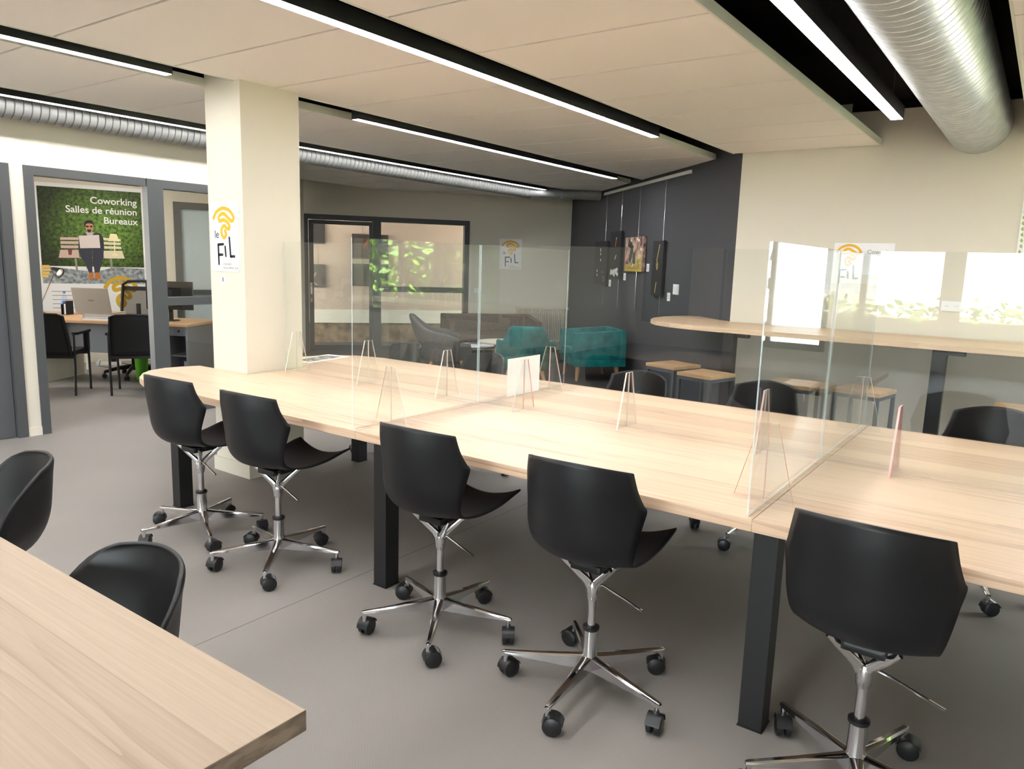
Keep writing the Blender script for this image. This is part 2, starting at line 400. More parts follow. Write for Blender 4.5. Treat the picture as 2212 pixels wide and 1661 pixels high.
# window walls with real openings
def window(name, F, x0, x1, y0, y1, mull, m=M_frame, bar=.06):
    r = thing(name, None, None); r['kind'] = 'structure'
    b = MB(); b.box(x0, x1, y0, y0+bar, -.08, -.02); b.box(x0, x1, y1-bar, y1, -.08, -.02); b.box(x0, x0+bar, y0+bar, y1-bar, -.08, -.02); b.box(x1-bar, x1, y0+bar, y1-bar, -.08, -.02)
    for c, w in mull: b.box(c-w/2, c+w/2, y0+bar, y1-bar, -.08, -.02)
    b.build('frame', m, r)
    MB().box(x0+bar, x1-bar, y0+bar, y1-bar, -.055, -.045).build('pane', M_glass, r)
    r.matrix_world = F
    return r
window('window_1', F_WHITE, .2, 2.6, .8, 2.3, [(.74, .05), (1.24, .12), (1.9, .06)])
window('window_2', frame_wall((2.6, 7.4, 0), (0, -1)), .2, 1.8, .8, 2.3, [(1.0, .06)])
window('window_3', frame_wall((2.6, -7.0, 0), (-1, 0)),   .3, 5.0, .32, 2.4, [(1.5, .1), (2.7, .1), (3.85, .3)])
window('window_6', frame_wall((2.6, -7.0, 0), (-1, 0)), 5.2, 7.6, .45, 2.4, [(6.4, .06)])
window('window_7', frame_wall((2.6, -7.0, 0), (-1, 0)), 8.2, 9.2, .45, 2.4, [])

# glazed front of the office: open doorway and fixed light
def framed(name, F, boxes, panes, m):
    r = thing(name, None, None); r['kind'] = 'structure'
    b = MB()
    for q in boxes: b.box(*q)
    b.build('frame', m, r)
    for q in panes: MB().box(*q).build('pane', M_glass, r)
    r.matrix_world = F; return r
framed('door_2', F_LEFT, [(2.667, 2.736, 0, 2.19, -.12, .015), (2.736, 3.655, 2.12, 2.19, -.12, .015), (3.665, 3.735, 0, 2.19, -.07, .015)], [], M_frame)
framed('window_4', F_LEFT, [(3.735, 3.815, 0, 2.19, -.12, .015), (3.815, 4.92, 2.115, 2.19, -.12, .015), (4.92, 5.0, 0, 2.19, -.12, .015), (3.815, 4.92, 1.045, 1.12, -.12, .015), (3.815, 4.92, 0, .07, -.12, .015)],
       [(3.815, 4.92, 1.12, 2.115, -.05, -.04), (3.815, 4.92, .07, 1.045, -.05, -.04)], M_frame)
r = framed('door_1', F_LEFT, [(2.49, 2.563, 0, 2.19, -.12, .015), (1.63, 2.49, 2.12, 2.19, -.12, .015), (1.56, 1.63, 0, 2.19, -.12, .015)], [], M_frame)
MB().box(1.635, 2.485, .006, 2.115, -.075, -.03).build('leaf', mat('grey_door', S(86, 88, 92), .5), r)
# glazed wall at the lounge: door with handle, fixed light with rail
r = framed('door_3', F_FAR, [(.159, .23, 0, 2.21, -.12, .015), (.23, 1.255, 2.13, 2.21, -.12, .015), (1.255, 1.32, 0, 2.21, -.12, .015)], [], M_framedk)
b = MB(); b.box(.235, .31, .01, 2.12, -.07, -.02); b.box(1.20, 1.25, .01, 2.12, -.07, -.02); b.box(.31, 1.20, 2.06, 2.12, -.07, -.02); b.box(.31, 1.20, .01, .10, -.07, -.02)
lf = b.build('leaf', M_framedk, r); MB().box(.31, 1.20, .10, 2.06, -.05, -.04).build('pane', M_glass, lf)
b = MB(); b.box(.255, .285, .93, 1.12, -.02, -.012); b.tube([(.27, 1.06, -.015), (.27, 1.06, .04), (.37, 1.06, .045)], .010, 8); b.box(.255, .285, .80, .86, -.02, -.012)
b.build('handle', M_alu, lf)
framed('window_5', F_FAR, [(1.32, 1.39, 0, 2.21, -.12, .015), (1.39, 2.80, 2.13, 2.21, -.12, .015), (2.80, 2.882, 0, 2.21, -.12, .015), (1.39, 2.80, .99, 1.08, -.12, .015), (1.39, 2.80, 0, .08, -.12, .015)],
       [(1.39, 2.80, 1.08, 2.13, -.05, -.04), (1.39, 2.80, .08, .99, -.05, -.04)], M_framedk)
# inner glazed door in the office back wall
r = framed('door_4', F_OFF, [(1.40, 1.50, 0, 2.25, -.10, .02), (1.50, 2.42, 2.16, 2.25, -.08, .02), (2.42, 2.5, 0, 2.25, -.08, .02), (1.50, 2.42, .93, 1.0, -.08, .02)], [], M_frame)
MB().box(1.50, 2.42, .1, 2.16, -.05, -.04).build('frosted_pane', mat('frosted_glass', S(206, 222, 230), .35), r)

# greenery outside the windows
def hedge(name, x0, x1, y0, y1, z1, n):
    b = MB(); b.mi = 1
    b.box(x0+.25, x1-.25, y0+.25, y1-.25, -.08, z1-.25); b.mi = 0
    for i in range(n):
        f = rnd.random(); a = rnd.random()
        if f < .34: p = Vector((rnd.uniform(x0, x1), y0+rnd.gauss(.15, .1), z1*sqrt(rnd.random())))
        elif f < .6: p = Vector((x0+rnd.gauss(.15, .1), rnd.uniform(y0, y1), z1*sqrt(rnd.random())))
        elif f < .8: p = Vector((rnd.uniform(x0, x1), rnd.uniform(y0, y1), z1+rnd.gauss(-.1, .12)))
        else: p = Vector((x1-abs(rnd.gauss(.15, .1)), rnd.uniform(y0, y1), z1*sqrt(rnd.random())))
        u = Vector((rnd.gauss(0, 1), rnd.gauss(0, 1), rnd.gauss(0, .6))).normalized(); v = u.cross(Vector((rnd.gauss(0, 1), rnd.gauss(0, 1), rnd.gauss(0, 1)))).normalized()
        s = rnd.uniform(.07, .15)
        b.quad(p-u*s, p+v*s*.5, p+u*s, p-v*s*.5)
    o = b.build(name, [M_leaf, mat('hedge_core_shade', S(12, 24, 8), .9)], recalc=False)  # near-black core paints in the shade between the leaves
    return o
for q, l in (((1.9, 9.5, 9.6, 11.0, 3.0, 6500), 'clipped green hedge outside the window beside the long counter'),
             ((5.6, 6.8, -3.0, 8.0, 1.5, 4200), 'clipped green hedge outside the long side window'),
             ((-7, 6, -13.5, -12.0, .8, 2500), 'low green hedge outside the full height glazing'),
        ((-9.5, -2.9, -9.6, -8.6, 3.2, 4500), 'tall unseen hedge added to dim the windows behind the separate table')):  # last hedge is made up, placed to dim the back windows in reflections
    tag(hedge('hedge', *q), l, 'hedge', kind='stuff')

# ------------------------------------------------------------------ lamps and ducts
def pendant(x, y0, y1, label, w=.066, z=2.62):
    r = thing('pendant_light', label, 'lamp', (x, (y0+y1)/2, z), 0, 'linear pendant lights between the ceiling rafts')
    L2 = (y1-y0)/2
    b = MB(); b.box(-w/2-.004, -w/2, -L2, L2, 0, .085); b.box(w/2, w/2+.004, -L2, L2, 0, .085); b.box(-w/2, w/2, -L2, L2, .02, .085)
    b.box(-w/2-.004, w/2+.004, -L2-.006, -L2, 0, .085); b.box(-w/2-.004, w/2+.004, L2, L2+.006, 0, .085); b.build('housing', M_blackmetal, r)
    MB().box(-w/2, w/2, -L2, L2, -.001, .018).build('diffuser', M_led, r)
    n = max(2, int((y1-y0)/1.4))
    for i in range(n):
        y = -L2+.25+(2*L2-.5)*i/(n-1)
        b = MB(); b.cyl((0, y, .085), (0, y, ZS-z), .0022, n=6); b.cyl((0, y, .085), (0, y, .115), .008, n=8); b.build('suspension_wire', M_chrome, r)
    return r
pendant(-2.845, -3.5, 5.97, 'long white linear pendant running over the middle of the wooden meeting tables')
pendant(-1.012, -3.5, 6.0, 'broad white linear pendant beside the large silver spiral duct', w=.074)
pendant(-4.555, -3.0, 2.66, 'white linear pendant whose end stops just short of the square column')
pendant(-4.60, 4.23, 8.56, 'white linear pendant starting past the column, over the far chairs')
pendant(-6.27, -3.0, 9.5, 'thin white linear pendant hung along the slender spiral duct by the office', w=.055)

def duct(name, label, pts, r, pitch, amp, cat='duct', m=M_galv):
    """spiral-seam tube along a polyline: ribs every pitch"""
    o = thing(name, label, cat, pts[0])
    b = MB(); P = [Vector(p)-Vector(pts[0]) for p in pts]
    for a, q in zip(P, P[1:]):
        n = max(1, int((q-a).length/pitch)); ring = []; rr = []
        for i in range(n):
            for f, k in ((0, 0), (.82, 0), (.88, -1.6), (.94, -1.6)):
                ring.append(a+(q-a)*((i+f)/n)); rr.append(r+amp*k)
        ring.append(q); rr.append(r)
        b.tube(ring, rr, 40)
    b.build('spiral_tube', m, o, smooth=True); return o
d1 = duct('ventilation_duct', 'large silver spiral ventilation duct running to the white wall', [(-.62, -2.5, 2.772), (-.62, 7.33, 2.772)], .236, .078, .010)
for y in (-1, 1.5, 4.0, 6.4):
    b = MB(); b.cyl((-.02, y+2.5, .22), (-.02, y+2.5, ZS-2.772), .004, n=6); b.build('hanger_rod', M_chrome, d1)
d2 = duct('ventilation_duct', 'slender grey spiral ventilation duct above the office front and lounge', [(-6.52, -3, 2.60), (-6.52, 9.45, 2.60)], .10, .06, .006, m=M_galvdull)
b = MB(); b.tube([(0, 12.35, -.01), (.25, 12.75, -.01), (.80, 13.22, -.01)], .075, 20)
n = 14
for i in range(n):
    t = i/n; p = Vector((.25+.55*t, 12.75+.47*t, -.01)); b.tube([p, p+Vector((.012, .0105, 0))], .082, 20)
b.build('flexible_hose', M_galvdull, d2, smooth=True)

# ------------------------------------------------------------------ meeting tables
def rounded(pts, r, n=6):
    out = []; k = len(pts)
    for i, p in enumerate(pts):
        a, c = Vector(pts[i-1]), Vector(pts[(i+1) % k]); p = Vector(p); rr = r[i] if isinstance(r, (list, tuple)) else r
        if rr <= 0: out.append(tuple(p)); continue
        u = (a-p).normalized()*rr; v = (c-p).normalized()*rr
        for j in range(n+1):
            t = j/n; out.append(tuple((p+u)*(1-t)**2 + p*2*t*(1-t) + (p+v)*t*t))
    return out
def table(name, label, pts, legs, M=M_wood, z=.74, th=.042, group='wooden meeting tables', endmat=None, lw=.08, ld=.086):
    cx = sum(p[0] for p in pts)/len(pts); cy = sum(p[1] for p in pts)/len(pts)
    r = thing(name, label, 'table', (cx, cy, 0), 0, group)
    b = MB().prism([(p[0]-cx, p[1]-cy) for p in pts], z-th, z, bevel=.003); bmesh.ops.recalc_face_normals(b.bm, faces=b.bm.faces)
    for f in b.bm.faces:
        f.normal_update()
        if abs(f.normal.x) > .95: f.material_index = 1
    b.build('table_top', [M, M_endgrain], r)
    for x, y in legs:
        b = MB(); b.box(x-cx-lw/2, x-cx+lw/2, y-cy-ld/2, y-cy+ld/2, .004, z-th, bevel=.002); b.box(x-cx-lw/2-.003, x-cx+lw/2+.003, y-cy-ld/2-.003, y-cy+ld/2+.003, 0, .004)
        b.build('leg', M_blackmetal, r)
    return r
end = [(-2.581, 2.364), (-2.581, 4.300), (-4.35, 4.312), (-4.62, 4.25), (-4.79, 4.10), (-4.845, 3.9), (-4.865, 3.505), (-4.362, 3.505), (-4.362, 3.022), (-4.925, 3.022), (-4.965, 2.90), (-4.985, 2.79), (-4.95, 2.67), (-4.86, 2.565), (-4.72, 2.468), (-4.53, 2.40), (-4.33, 2.368)]
table('meeting_table', 'pale wooden meeting table with a rounded end cut around the square column', end[::-1], [(-4.19, 2.425), (-4.17, 3.86)])
table('meeting_table', 'pale wooden meeting table in the middle of the three joined tables', [(-2.580, 2.364), (-.700, 2.364), (-.700, 4.300), (-2.580, 4.300)], [(-2.428, 2.418), (-2.43, 4.22)])
table('meeting_table', 'pale wooden meeting table beyond the second joint, running out of the picture', [(-.699, 2.364), (1.18, 2.364), (1.18, 4.300), (-.699, 4.300)], [(-.652, 2.418), (-.65, 4.22), (1.13, 2.418), (1.13, 4.22)])
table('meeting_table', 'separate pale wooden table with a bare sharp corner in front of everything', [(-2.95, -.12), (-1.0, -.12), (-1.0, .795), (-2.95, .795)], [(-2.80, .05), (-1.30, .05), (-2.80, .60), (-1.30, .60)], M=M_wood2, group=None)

# ------------------------------------------------------------------ acrylic partitions
ZT = .7405; PH = .897
def pane_x(x0, x1, y, label):
    r = thing('acrylic_screen', label, 'screen', ((x0+x1)/2, y, ZT), 0, 'clear acrylic screens on the tables')
    w = (x1-x0)/2; b = MB(); b.prism([(-w, -.0025), (w, -.0025), (w, .0025), (-w, .0025)], .004, PH); finish_pane(b, r); return r
def pane_y(x, y0, y1, label):
    r = thing('acrylic_screen', label, 'screen', (x, (y0+y1)/2, ZT), 0, 'clear acrylic screens on the tables')
    w = (y1-y0)/2; b = MB(); b.prism([(-.0025, -w), (.0025, -w), (.0025, w), (-.0025, w)], .004, PH); finish_pane(b, r); return r
def finish_pane(b, r):
    for f in b.bm.faces:
        f.material_index = 0 if f.calc_area() > .05 else 1
    b.build('sheet', [M_acryl, M_acryledge], r)
def foot(r, x, y, along_y, em=M_footedge, big=.105):
    b = MB()
    M = Matrix(((0, 0, 1, 0), (1, 0, 0, 0), (0, 1, 0, 0), (0, 0, 0, 1))) if along_y else Matrix(((1, 0, 0, 0), (0, 0, -1, 0), (0, 1, 0, 0), (0, 0, 0, 1)))
    pts = [(-big, 0), (big, 0), (.032, .28), (-.032, .28)]
    b.prism(pts, -.004, .004, M, side=1)
    b.mi = 1  # pale strip painted in for the reflection line where the pane crosses the foot
    if along_y: b.box(-.0032, .0032, -.0016, .0016, .003, .281)
    else: b.box(-.0016, .0016, -.0032, .0032, .003, .281)
    o = b.build('support_foot', [M_acryl, em], r); o.location = (x-r.location.x, y-r.location.y, 0); return o
s = pane_x(-4.365, -2.63, 3.345, 'clear screen standing along the table from the column to the first cross screen')
foot(s, -4.25, 3.35, True); foot(s, -3.53, 3.35, True); foot(s, -2.86, 3.35, True)
s = pane_x(-2.615, -.73, 3.345, 'clear screen along the middle table between the two cross screens')
foot(s, -2.30, 3.35, True, M_footred); foot(s, -1.66, 3.35, True); foot(s, -.97, 3.33, True)
s = pane_x(-.715, 1.15, 3.345, 'clear screen along the last table, past the second cross screen')
foot(s, -.43, 3.33, True, M_footred); foot(s, .55, 3.33, True)
s = pane_y(-2.622, 2.385, 3.34, 'clear cross screen at the first table joint, its front half by the black chairs')
foot(s, -2.59, 2.61, False)
s = pane_y(-2.622, 3.35, 4.298, 'clear cross screen at the first table joint, its back half behind the white sheet')
foot(s, -2.55, 4.0, False)
s = pane_y(-.722, 2.385, 3.34, 'clear cross screen at the second table joint, front half with blue glinting edge')
foot(s, -.74, 2.61, False, M_footred)
s = pane_y(-.722, 3.35, 4.298, 'clear cross screen at the second table joint, back half towards the counter')
foot(s, -.72, 4.14, False)
o = tag(MB().box(-.0006, .0006, -.175, .175, 0, .232).build('paper_sheet', M_paper, loc=(-2.585, 3.76, ZT)), 'white paper sheet propped upright against the clear cross screen', 'paper')
r = thing('poster_print', 'unframed colour print lying flat on the table beside the column', 'print', (-4.67, 3.90, .7402), radians(10.5))
MB().box(-.11, .11, -.245, .245, 0, .0012).build('sheet', M_paper, r)
mp = noise_mix(mat('printed_colours', S(120, 150, 160), .5), S(40, 60, 80), S(200, 190, 160), 16, lo=.4, hi=.6)
MB().box(-.08, .08, -.19, .19, .0012, .0016).build('printed_picture', mp, r)

# ------------------------------------------------------------------ swivel chairs with one-piece shells
SHELL = [  # spine y, spine z, half width, forward wrap of the edge, lift of the edge
    (-.262, .924, .194, .108, -.030), (-.262, .86, .206, .122, -.026), (-.256, .80, .219, .142, -.018), (-.252, .772, .226, .150, -.012), (-.242, .71, .217, .132, 0),
    (-.230, .645, .207, .108, .004), (-.205, .590, .196, .088, .006), (-.155, .550, .186, .064, .010), (-.06, .530, .178, .02, .008),
    (.05, .522, .180, .0, .006), (.16, .522, .187, .0, .016), (.25, .527, .191, .01, .036), (.295, .526, .188, .016, .046)]
def shell_mesh(rows, n, m, p):
    rr = crom(rows, n); P = []
    for y, z, w, fy, dz in rr:
        P.append([(w*u, y+fy*abs(u)**p, z+dz*abs(u)**2) for u in [-1+2*j/(m-1) for j in range(m)]])
    return P
def make_swivel():
    r = thing('swivel_chair', 'x', 'chair', (0, 0, 0), 0, 'black shell swivel chairs around the long table')
    o = MB().grid(shell_mesh(SHELL, 40, 21, 2.1)).build('seat_shell', M_plastic, r, smooth=True); mod_solid(o, .009)
    b = MB(); b.box(-.06, .06, -.075, .10, .482, .512, bevel=.012); b.box(-.10, .10, -.03, .05, .503, .515, bevel=.004); b.build('tilt_mechanism', M_blackmetal, r)
    b = MB(); b.lathe([(.018, .352), (.022, .362), (.026, .405), (.018, .425)], 16)
    for sx in (-1, 1):
        for sy in (-.9, 1): b.tube([(0, 0, .395), (sx*.022, sy*.016, .428), (sx*.095, sy*.075, .513)], [.016, .010, .0065], 8, flat=1.5)
    b.build('yoke', M_alu, r, smooth=True)
    b = MB(); b.tube([(.015, -.01, .425), (.06, -.02, .422), (.215, -.055, .392)], .0045, 8); b.build('height_lever', M_chrome, r, smooth=True)
    b = MB(); b.cyl((0, 0, .20), (0, 0, .36), .0155, n=18); b.build('gas_post', M_chrome, r, smooth=True)
    st = MB(); st.lathe([(.032, .085), (.034, .10), (.031, .135), (.026, .15), (.025, .238)], 20)
    for k in range(5):
        M = Matrix.Rotation(2*pi*k/5, 4, 'Z')
        rows = []
        for x, hw, zt, zb in ((.012, .020, .142, .088), (.06, .017, .134, .086), (.18, .014, .119, .090), (.315, .0105, .106, .093), (.326, .008, .104, .095)):
            rows.append([M @ Vector(q) for q in ((x, -hw, zb), (x, hw, zb), (x, hw, zt-.006), (x, hw*.55, zt), (x, -hw*.55, zt), (x, -hw, zt-.006))])
        st.grid(rows, close=True)
    st.mi = 1; st.lathe([(.027, .236), (.031, .24), (.031, .25), (.017, .256)], 20)
    base = st.build('star_base', [M_alu, M_blackmetal], r, smooth=True)
    for k in range(5):
        a = 2*pi*k/5; b = MB(); yaw = a + (1.9, -1.2, 2.6, .8, 4.0)[k]
        b.mi = 1; b.cyl((0, 0, .06), (0, 0, .098), .0100, n=10); b.mi = 0
        tx, ty = cos(yaw), sin(yaw); ax = Vector((-ty, tx, 0)); c = Vector((tx*.016, ty*.016, .0335))
        for sgn in (-1, 1):
            b.tube([c+ax*sgn*.006, c+ax*sgn*.008, c+ax*sgn*.021, c+ax*sgn*.025], [.031, .0335, .0335, .027], 20)
        hood = []
        for i in range(9):
            t = radians(15+165*i/8); d = Vector((tx*cos(t), ty*cos(t), sin(t)))*.038
            hood.append([c+d+ax*s_ for s_ in (-.0255, -.008, .008, .0255)])
        b.grid(hood); b.tube([c-ax*.022, c+ax*.022], .009, 8)
        o = b.build('caster', [M_caster, M_chrome], base, smooth=True); o.location = (cos(a)*.314, sin(a)*.314, 0)
    return r
proto = make_swivel()
_sw = []
def add_swivel(*a, **k): _sw.append((a, k))
add_swivel(-3.675, 2.235, 2, -25, 'black swivel chair at the rounded table end, first in the row with its back shown')
add_swivel(-3.013, 2.245, 2, -48.6, 'black swivel chair in front of the square column base, its seat tip pointing out')
add_swivel(-1.946, 2.255, 1, -56.5, 'black swivel chair beside the black leg at the first table joint')
add_swivel(-1.209, 2.245, 3, -85.5, 'black swivel chair centred on the middle table, between the two black table legs')
add_swivel(-.304, 2.25, -1, .4, 'largest black swivel chair, beside the black leg at the second table joint')
add_swivel(-4.28, 4.29, 180-12, -110, 'black swivel chair back behind the table, in front of the grey lounge chair', drop=.06)
add_swivel(-3.40, 4.235, 180-4, -60, 'black swivel chair back behind the table, in front of the teal tub chair', drop=.06)
add_swivel(-2.11, 4.235, 180, 20, 'black swivel chair back behind the table, between teal armchair and stools', drop=.06)
add_swivel(-1.27, 4.235, 180, 195, 'black swivel chair back behind the second cross screen, below the counter stools', drop=.03)
add_swivel(-.14, 4.235, 180-4, 285, 'black swivel chair back at the far edge of the last table, near the counter post', drop=.03)
# copies are made before the first one is posed, so every copy starts from the same chair
for i, (a, k) in enumerate(_sw[1:]):
    c = copy_tree(proto); x, y, rot, star, label = a; drop = k.get('drop', 0)
    c.location = (x, y, 0); c.rotation_euler = (0, 0, radians(rot)); c['label'] = label
    for ch in c.children:
        if ch.name.split('.')[0] == 'star_base': ch.rotation_euler = (0, 0, radians(star-rot))
        else: ch.location = (0, 0, -drop)
(x, y, rot, star, label), k = _sw[0]
proto.location = (x, y, 0); proto.rotation_euler = (0, 0, radians(rot)); proto['label'] = label
for ch in proto.children:
    if ch.name.split('.')[0] == 'star_base': ch.rotation_euler = (0, 0, radians(star-rot))

# rounded bucket chairs at the separate table
BUCKET = [(-.25, .797, .165, .055, -.014), (-.255, .785, .220, .105, -.034), (-.25, .74, .252, .165, -.062), (-.245, .68, .262, .20, -.085), (-.235, .60, .262, .22, -.07), (-.21, .53, .245, .22, -.02),
          (-.16, .475, .225, .17, .02), (-.06, .452, .22, .08, .05), (.06, .45, .222, .02, .05), (.17, .455, .222, .0, .03), (.225, .445, .21, .0, .02)]
def bucket(x, y, rot, label):
    r = thing('bucket_chair', label, 'chair', (x, y, 0), radians(rot), 'black bucket chairs at the separate table')
    o = MB().grid(shell_mesh(BUCKET, 36, 23, 2.2)).build('seat_shell', M_plastic, r, smooth=True); mod_solid(o, .010)
    for sx in (-1, 1):
        for sy in (-1, 1):
            b = MB(); b.tube([(sx*.12, sy*.11, .45), (sx*.225, sy*.215, .0)], [.014, .010], 10); b.build('leg', M_blackmetal, r, smooth=True)
    b = MB(); b.box(-.13, .13, -.12, .12, .435, .447); b.build('under_frame', M_blackmetal, r)
bucket(-1.77, .72, 180-4, 'black bucket chair pushed in at the bare separate table, rounded back fully visible')
bucket(-2.98, .935, 180-14, 'black bucket chair cut off by the picture edge behind the separate table')

# ------------------------------------------------------------------ long counter and stools
cp = [(2.55, 6.45), (2.55, 7.31), (-2.55, 7.31), (-3.045, 7.765), (-3.17, 7.72), (-3.25, 7.55), (-3.285, 7.32), (-3.27, 7.08), (-3.20, 6.86), (-3.06, 6.67), (-2.86, 6.545), (-2.6, 6.475), (-2.3, 6.45)]
r = thing('counter', 'long pale wooden high counter with a rounded end along the white wall', 'counter', (0, 7.0, 0))
MB().prism([(x, y-7.0) for x, y in cp], .985, 1.027, bevel=.003).build('counter_top', M_woodc, r)
for x in (-2.27, -.62, 1.2):
    b = MB(); b.box(x-.05, x+.05, -.50, -.40, 0, .985, bevel=.003); b.build('leg', M_blackmetal, r)
    b = MB(); b.box(x+.05, x+.17, -.48, -.42, .945, .985, bevel=.003); b.cyl((x+.08, -.481, .965), (x+.08, -.474, .965), .006, n=8); b.cyl((x+.14, -.481, .965), (x+.14, -.474, .965), .006, n=8)
    b.build('fixing_bracket', M_blackmetal, r)
def stool(x, y, rot, label):
    r = thing('stool', label, 'stool', (x, y, 0), radians(rot), 'wooden-topped stools along the counter')
    MB().box(-.165, .165, -.175, .175, .672, .702, bevel=.004).build('seat', M_woodst, r)
    for sx in (-1, 1):
        for sy in (-1, 1):
            MB().box(sx*.15-.0125, sx*.15+.0125, sy*.16-.0125, sy*.16+.0125, 0, .672).build('leg', M_framedk, r)
    b = MB()
    for s in (-1, 1):
        b.box(-.1375, .1375, s*.16-.0125, s*.16+.0125, .645, .671); b.box(s*.15-.0125, s*.15+.0125, -.1475, .1475, .645, .671)
        b.box(-.1375, .1375, s*.16-.01, s*.16+.01, .20, .22); b.box(s*.15-.01, s*.15+.01, -.15, .15, .20, .22)
    b.build('frame', M_framedk, r)
stool(-2.63, 6.16, -18, 'wood and steel stool farthest along, under the rounded counter end')
stool(-2.20, 5.84, -14, 'wood and steel stool standing before the counter end post')
stool(-1.52, 5.88, 0, 'wood and steel stool third from the rounded counter end, clear of any post')
stool(-1.02, 5.95, -10, 'wood and steel stool just before the second black counter post')
stool(-.04, 5.87, 0, 'wood and steel stool past the second black counter post, cut by the picture edge')

# ------------------------------------------------------------------ lounge
def tub(name, label, cat, x, y, face, m, w, dpt, zseat, ztop, zarm, lean, legs='wood', bw=.36, be=6):
    r = thing(name, label, cat, (x, y, 0), face)       # faces local +Y
    n = 45; P = []
    for i in range(n):
        u = -1+2*i/(n-1); a = radians(118)*u          # 0 = middle of the back
        k = 1/(1+(abs(u)/bw)**be)
        zt = zarm+(ztop-zarm)*k - max(0, abs(u)-.75)*.25
        row = []
        for j in range(9):
            v = j/8; z = .24+(zt-.24)*v
            le = -lean*max(0, z-.45)*cos(a) if cos(a) > 0 else 0
            bulge = .86+.14*sin(min(1, v*1.6)*pi/2)
            row.append((w*sin(a)*bulge, -dpt*cos(a)*bulge+le, z))
        P.append(row)
    o = MB().grid(P).build('backrest', m, r, smooth=True); mod_solid(o, .06, -1 if False else 0, 1)
    b = MB(); sq = [(w*.86*sin(t), dpt*.86*-cos(t)) if abs(t) < radians(105) else (w*.80*sin(t), dpt*1.0*-cos(t)) for t in [radians(-150+300*i/24) for i in range(25)]]
    b.prism(sq, .25, zseat, bevel=.03); b.build('seat', m, r, smooth=True)
    for sx in (-1, 1):
        for sy in (-1, 1):
            b = MB(); b.tube([(sx*w*.55, sy*dpt*.5, .26), (sx*w*.78, sy*dpt*.82, 0)], [.024, .014], 12); b.build('leg', M_woodleg if legs == 'wood' else M_blackmetal, r, smooth=True)
    return r
tub('lounge_chair', 'grey upholstered lounge chair with high curved back and wooden legs', 'armchair', -6.42, 7.52, math.atan2(.62, .78)-pi/2, M_greyfab, .34, .36, .44, .84, .60, .35, bw=.34, be=3.4)
tub('tub_chair', 'teal tub chair seen from behind, rounded back, beside the round table', 'armchair', -5.22, 7.62, math.atan2(.82, -.57)-pi/2, M_teal, .345, .34, .44, .80, .60, .2, bw=.36, be=13)
def boxy(name, label, cat, x, y, face, m, W, D, zs, za, zb, legs, ww=.10):
    r = thing(name, label, cat, (x, y, 0), face)       # faces local +Y
    MB().box(-W/2+ww, W/2-ww, -D/2+ww, D/2-.02, .30, zs, bevel=.025).build('seat', m, r, smooth=True)
    MB().box(-W/2, W/2, -D/2, D/2-.03, .20, .30, bevel=.015).build('frame', m, r, smooth=True)
    MB().box(-W/2, W/2, -D/2, -D/2+ww, .30, zb, bevel=.025).build('backrest', m, r, smooth=True)
    for s in (-1, 1):
        a = MB(); pts = [(-D/2+ww, .30), (D/2-.01, .30), (D/2-.01, za-.02), (-D/2+ww, zb-.005)]
        M = Matrix(((0, 0, 1, 0), (1, 0, 0, 0), (0, 1, 0, 0), (0, 0, 0, 1)))
        a.prism(pts, s*(W/2-ww/2)-ww/2, s*(W/2-ww/2)+ww/2, M, bevel=.02); a.build('armrest', m, r, smooth=True)
    for sx in (-1, 1):
        for sy in (-1, 1):
            b = MB(); b.tube([(sx*(W/2-.09), sy*(D/2-.10), .205), (sx*(W/2-.07), sy*(D/2-.08), 0)], [.034, .018], 12); b.build('leg', legs, r, smooth=True)
    return r
boxy('club_armchair', 'square teal velvet armchair with straight arms and tapered wooden legs', 'armchair', -5.02, 8.92, math.atan2(-.74, -.67)-pi/2, M_teal, .74, .74, .42, .66, .69, M_woodleg)
boxy('sofa', 'taupe two-seat sofa standing before the far glazed wall', 'sofa', -7.18, 9.46, math.atan2(-.6176, .7865)-pi/2, M_taupe, 1.50, .74, .42, .64, .70, M_blackmetal)
def side_table(x, y, r_, h, label, m):
    r = thing('side_table', label, 'table', (x, y, 0))
    b = MB(); b.lathe([(r_-.02, h-.022), (r_, h-.016), (r_, h-.004), (r_-.006, h)], 40); b.build('table_top', m, r, smooth=True)
    for k in range(3):
        a = 2*pi*k/3+.5; b = MB(); b.tube([(cos(a)*.10, sin(a)*.10, h-.02), (cos(a)*r_*.85, sin(a)*r_*.85, 0)], .010, 8); b.build('leg', M_rad, r, smooth=True)
    return r
side_table(-5.86, 7.98, .32, .50, 'round beige coffee table between the tub chair and sofa', M_rad)
side_table(-6.46, 8.16, .27, .385, 'low white round coffee table carrying magazines', M_socket)
for i, (dx, dy, a, c, l) in enumerate(((-.05, .05, .3, S(60, 60, 66), 'dark-covered magazine lying on the low white coffee table'), (.10, -.08, -.5, S(230, 228, 224), 'pale magazine lying on the low white coffee table'))):
    r = thing('magazine', l, 'magazine', (-6.46+dx, 8.16+dy, .3855), a, 'magazines on the low coffee table')
    MB().box(-.095, .095, -.075, .075, 0, .006).build('pages', M_paper, r); MB().box(-.08, .08, -.06, .06, .006, .0075).build('cover', mat('cover', c, .5), r)

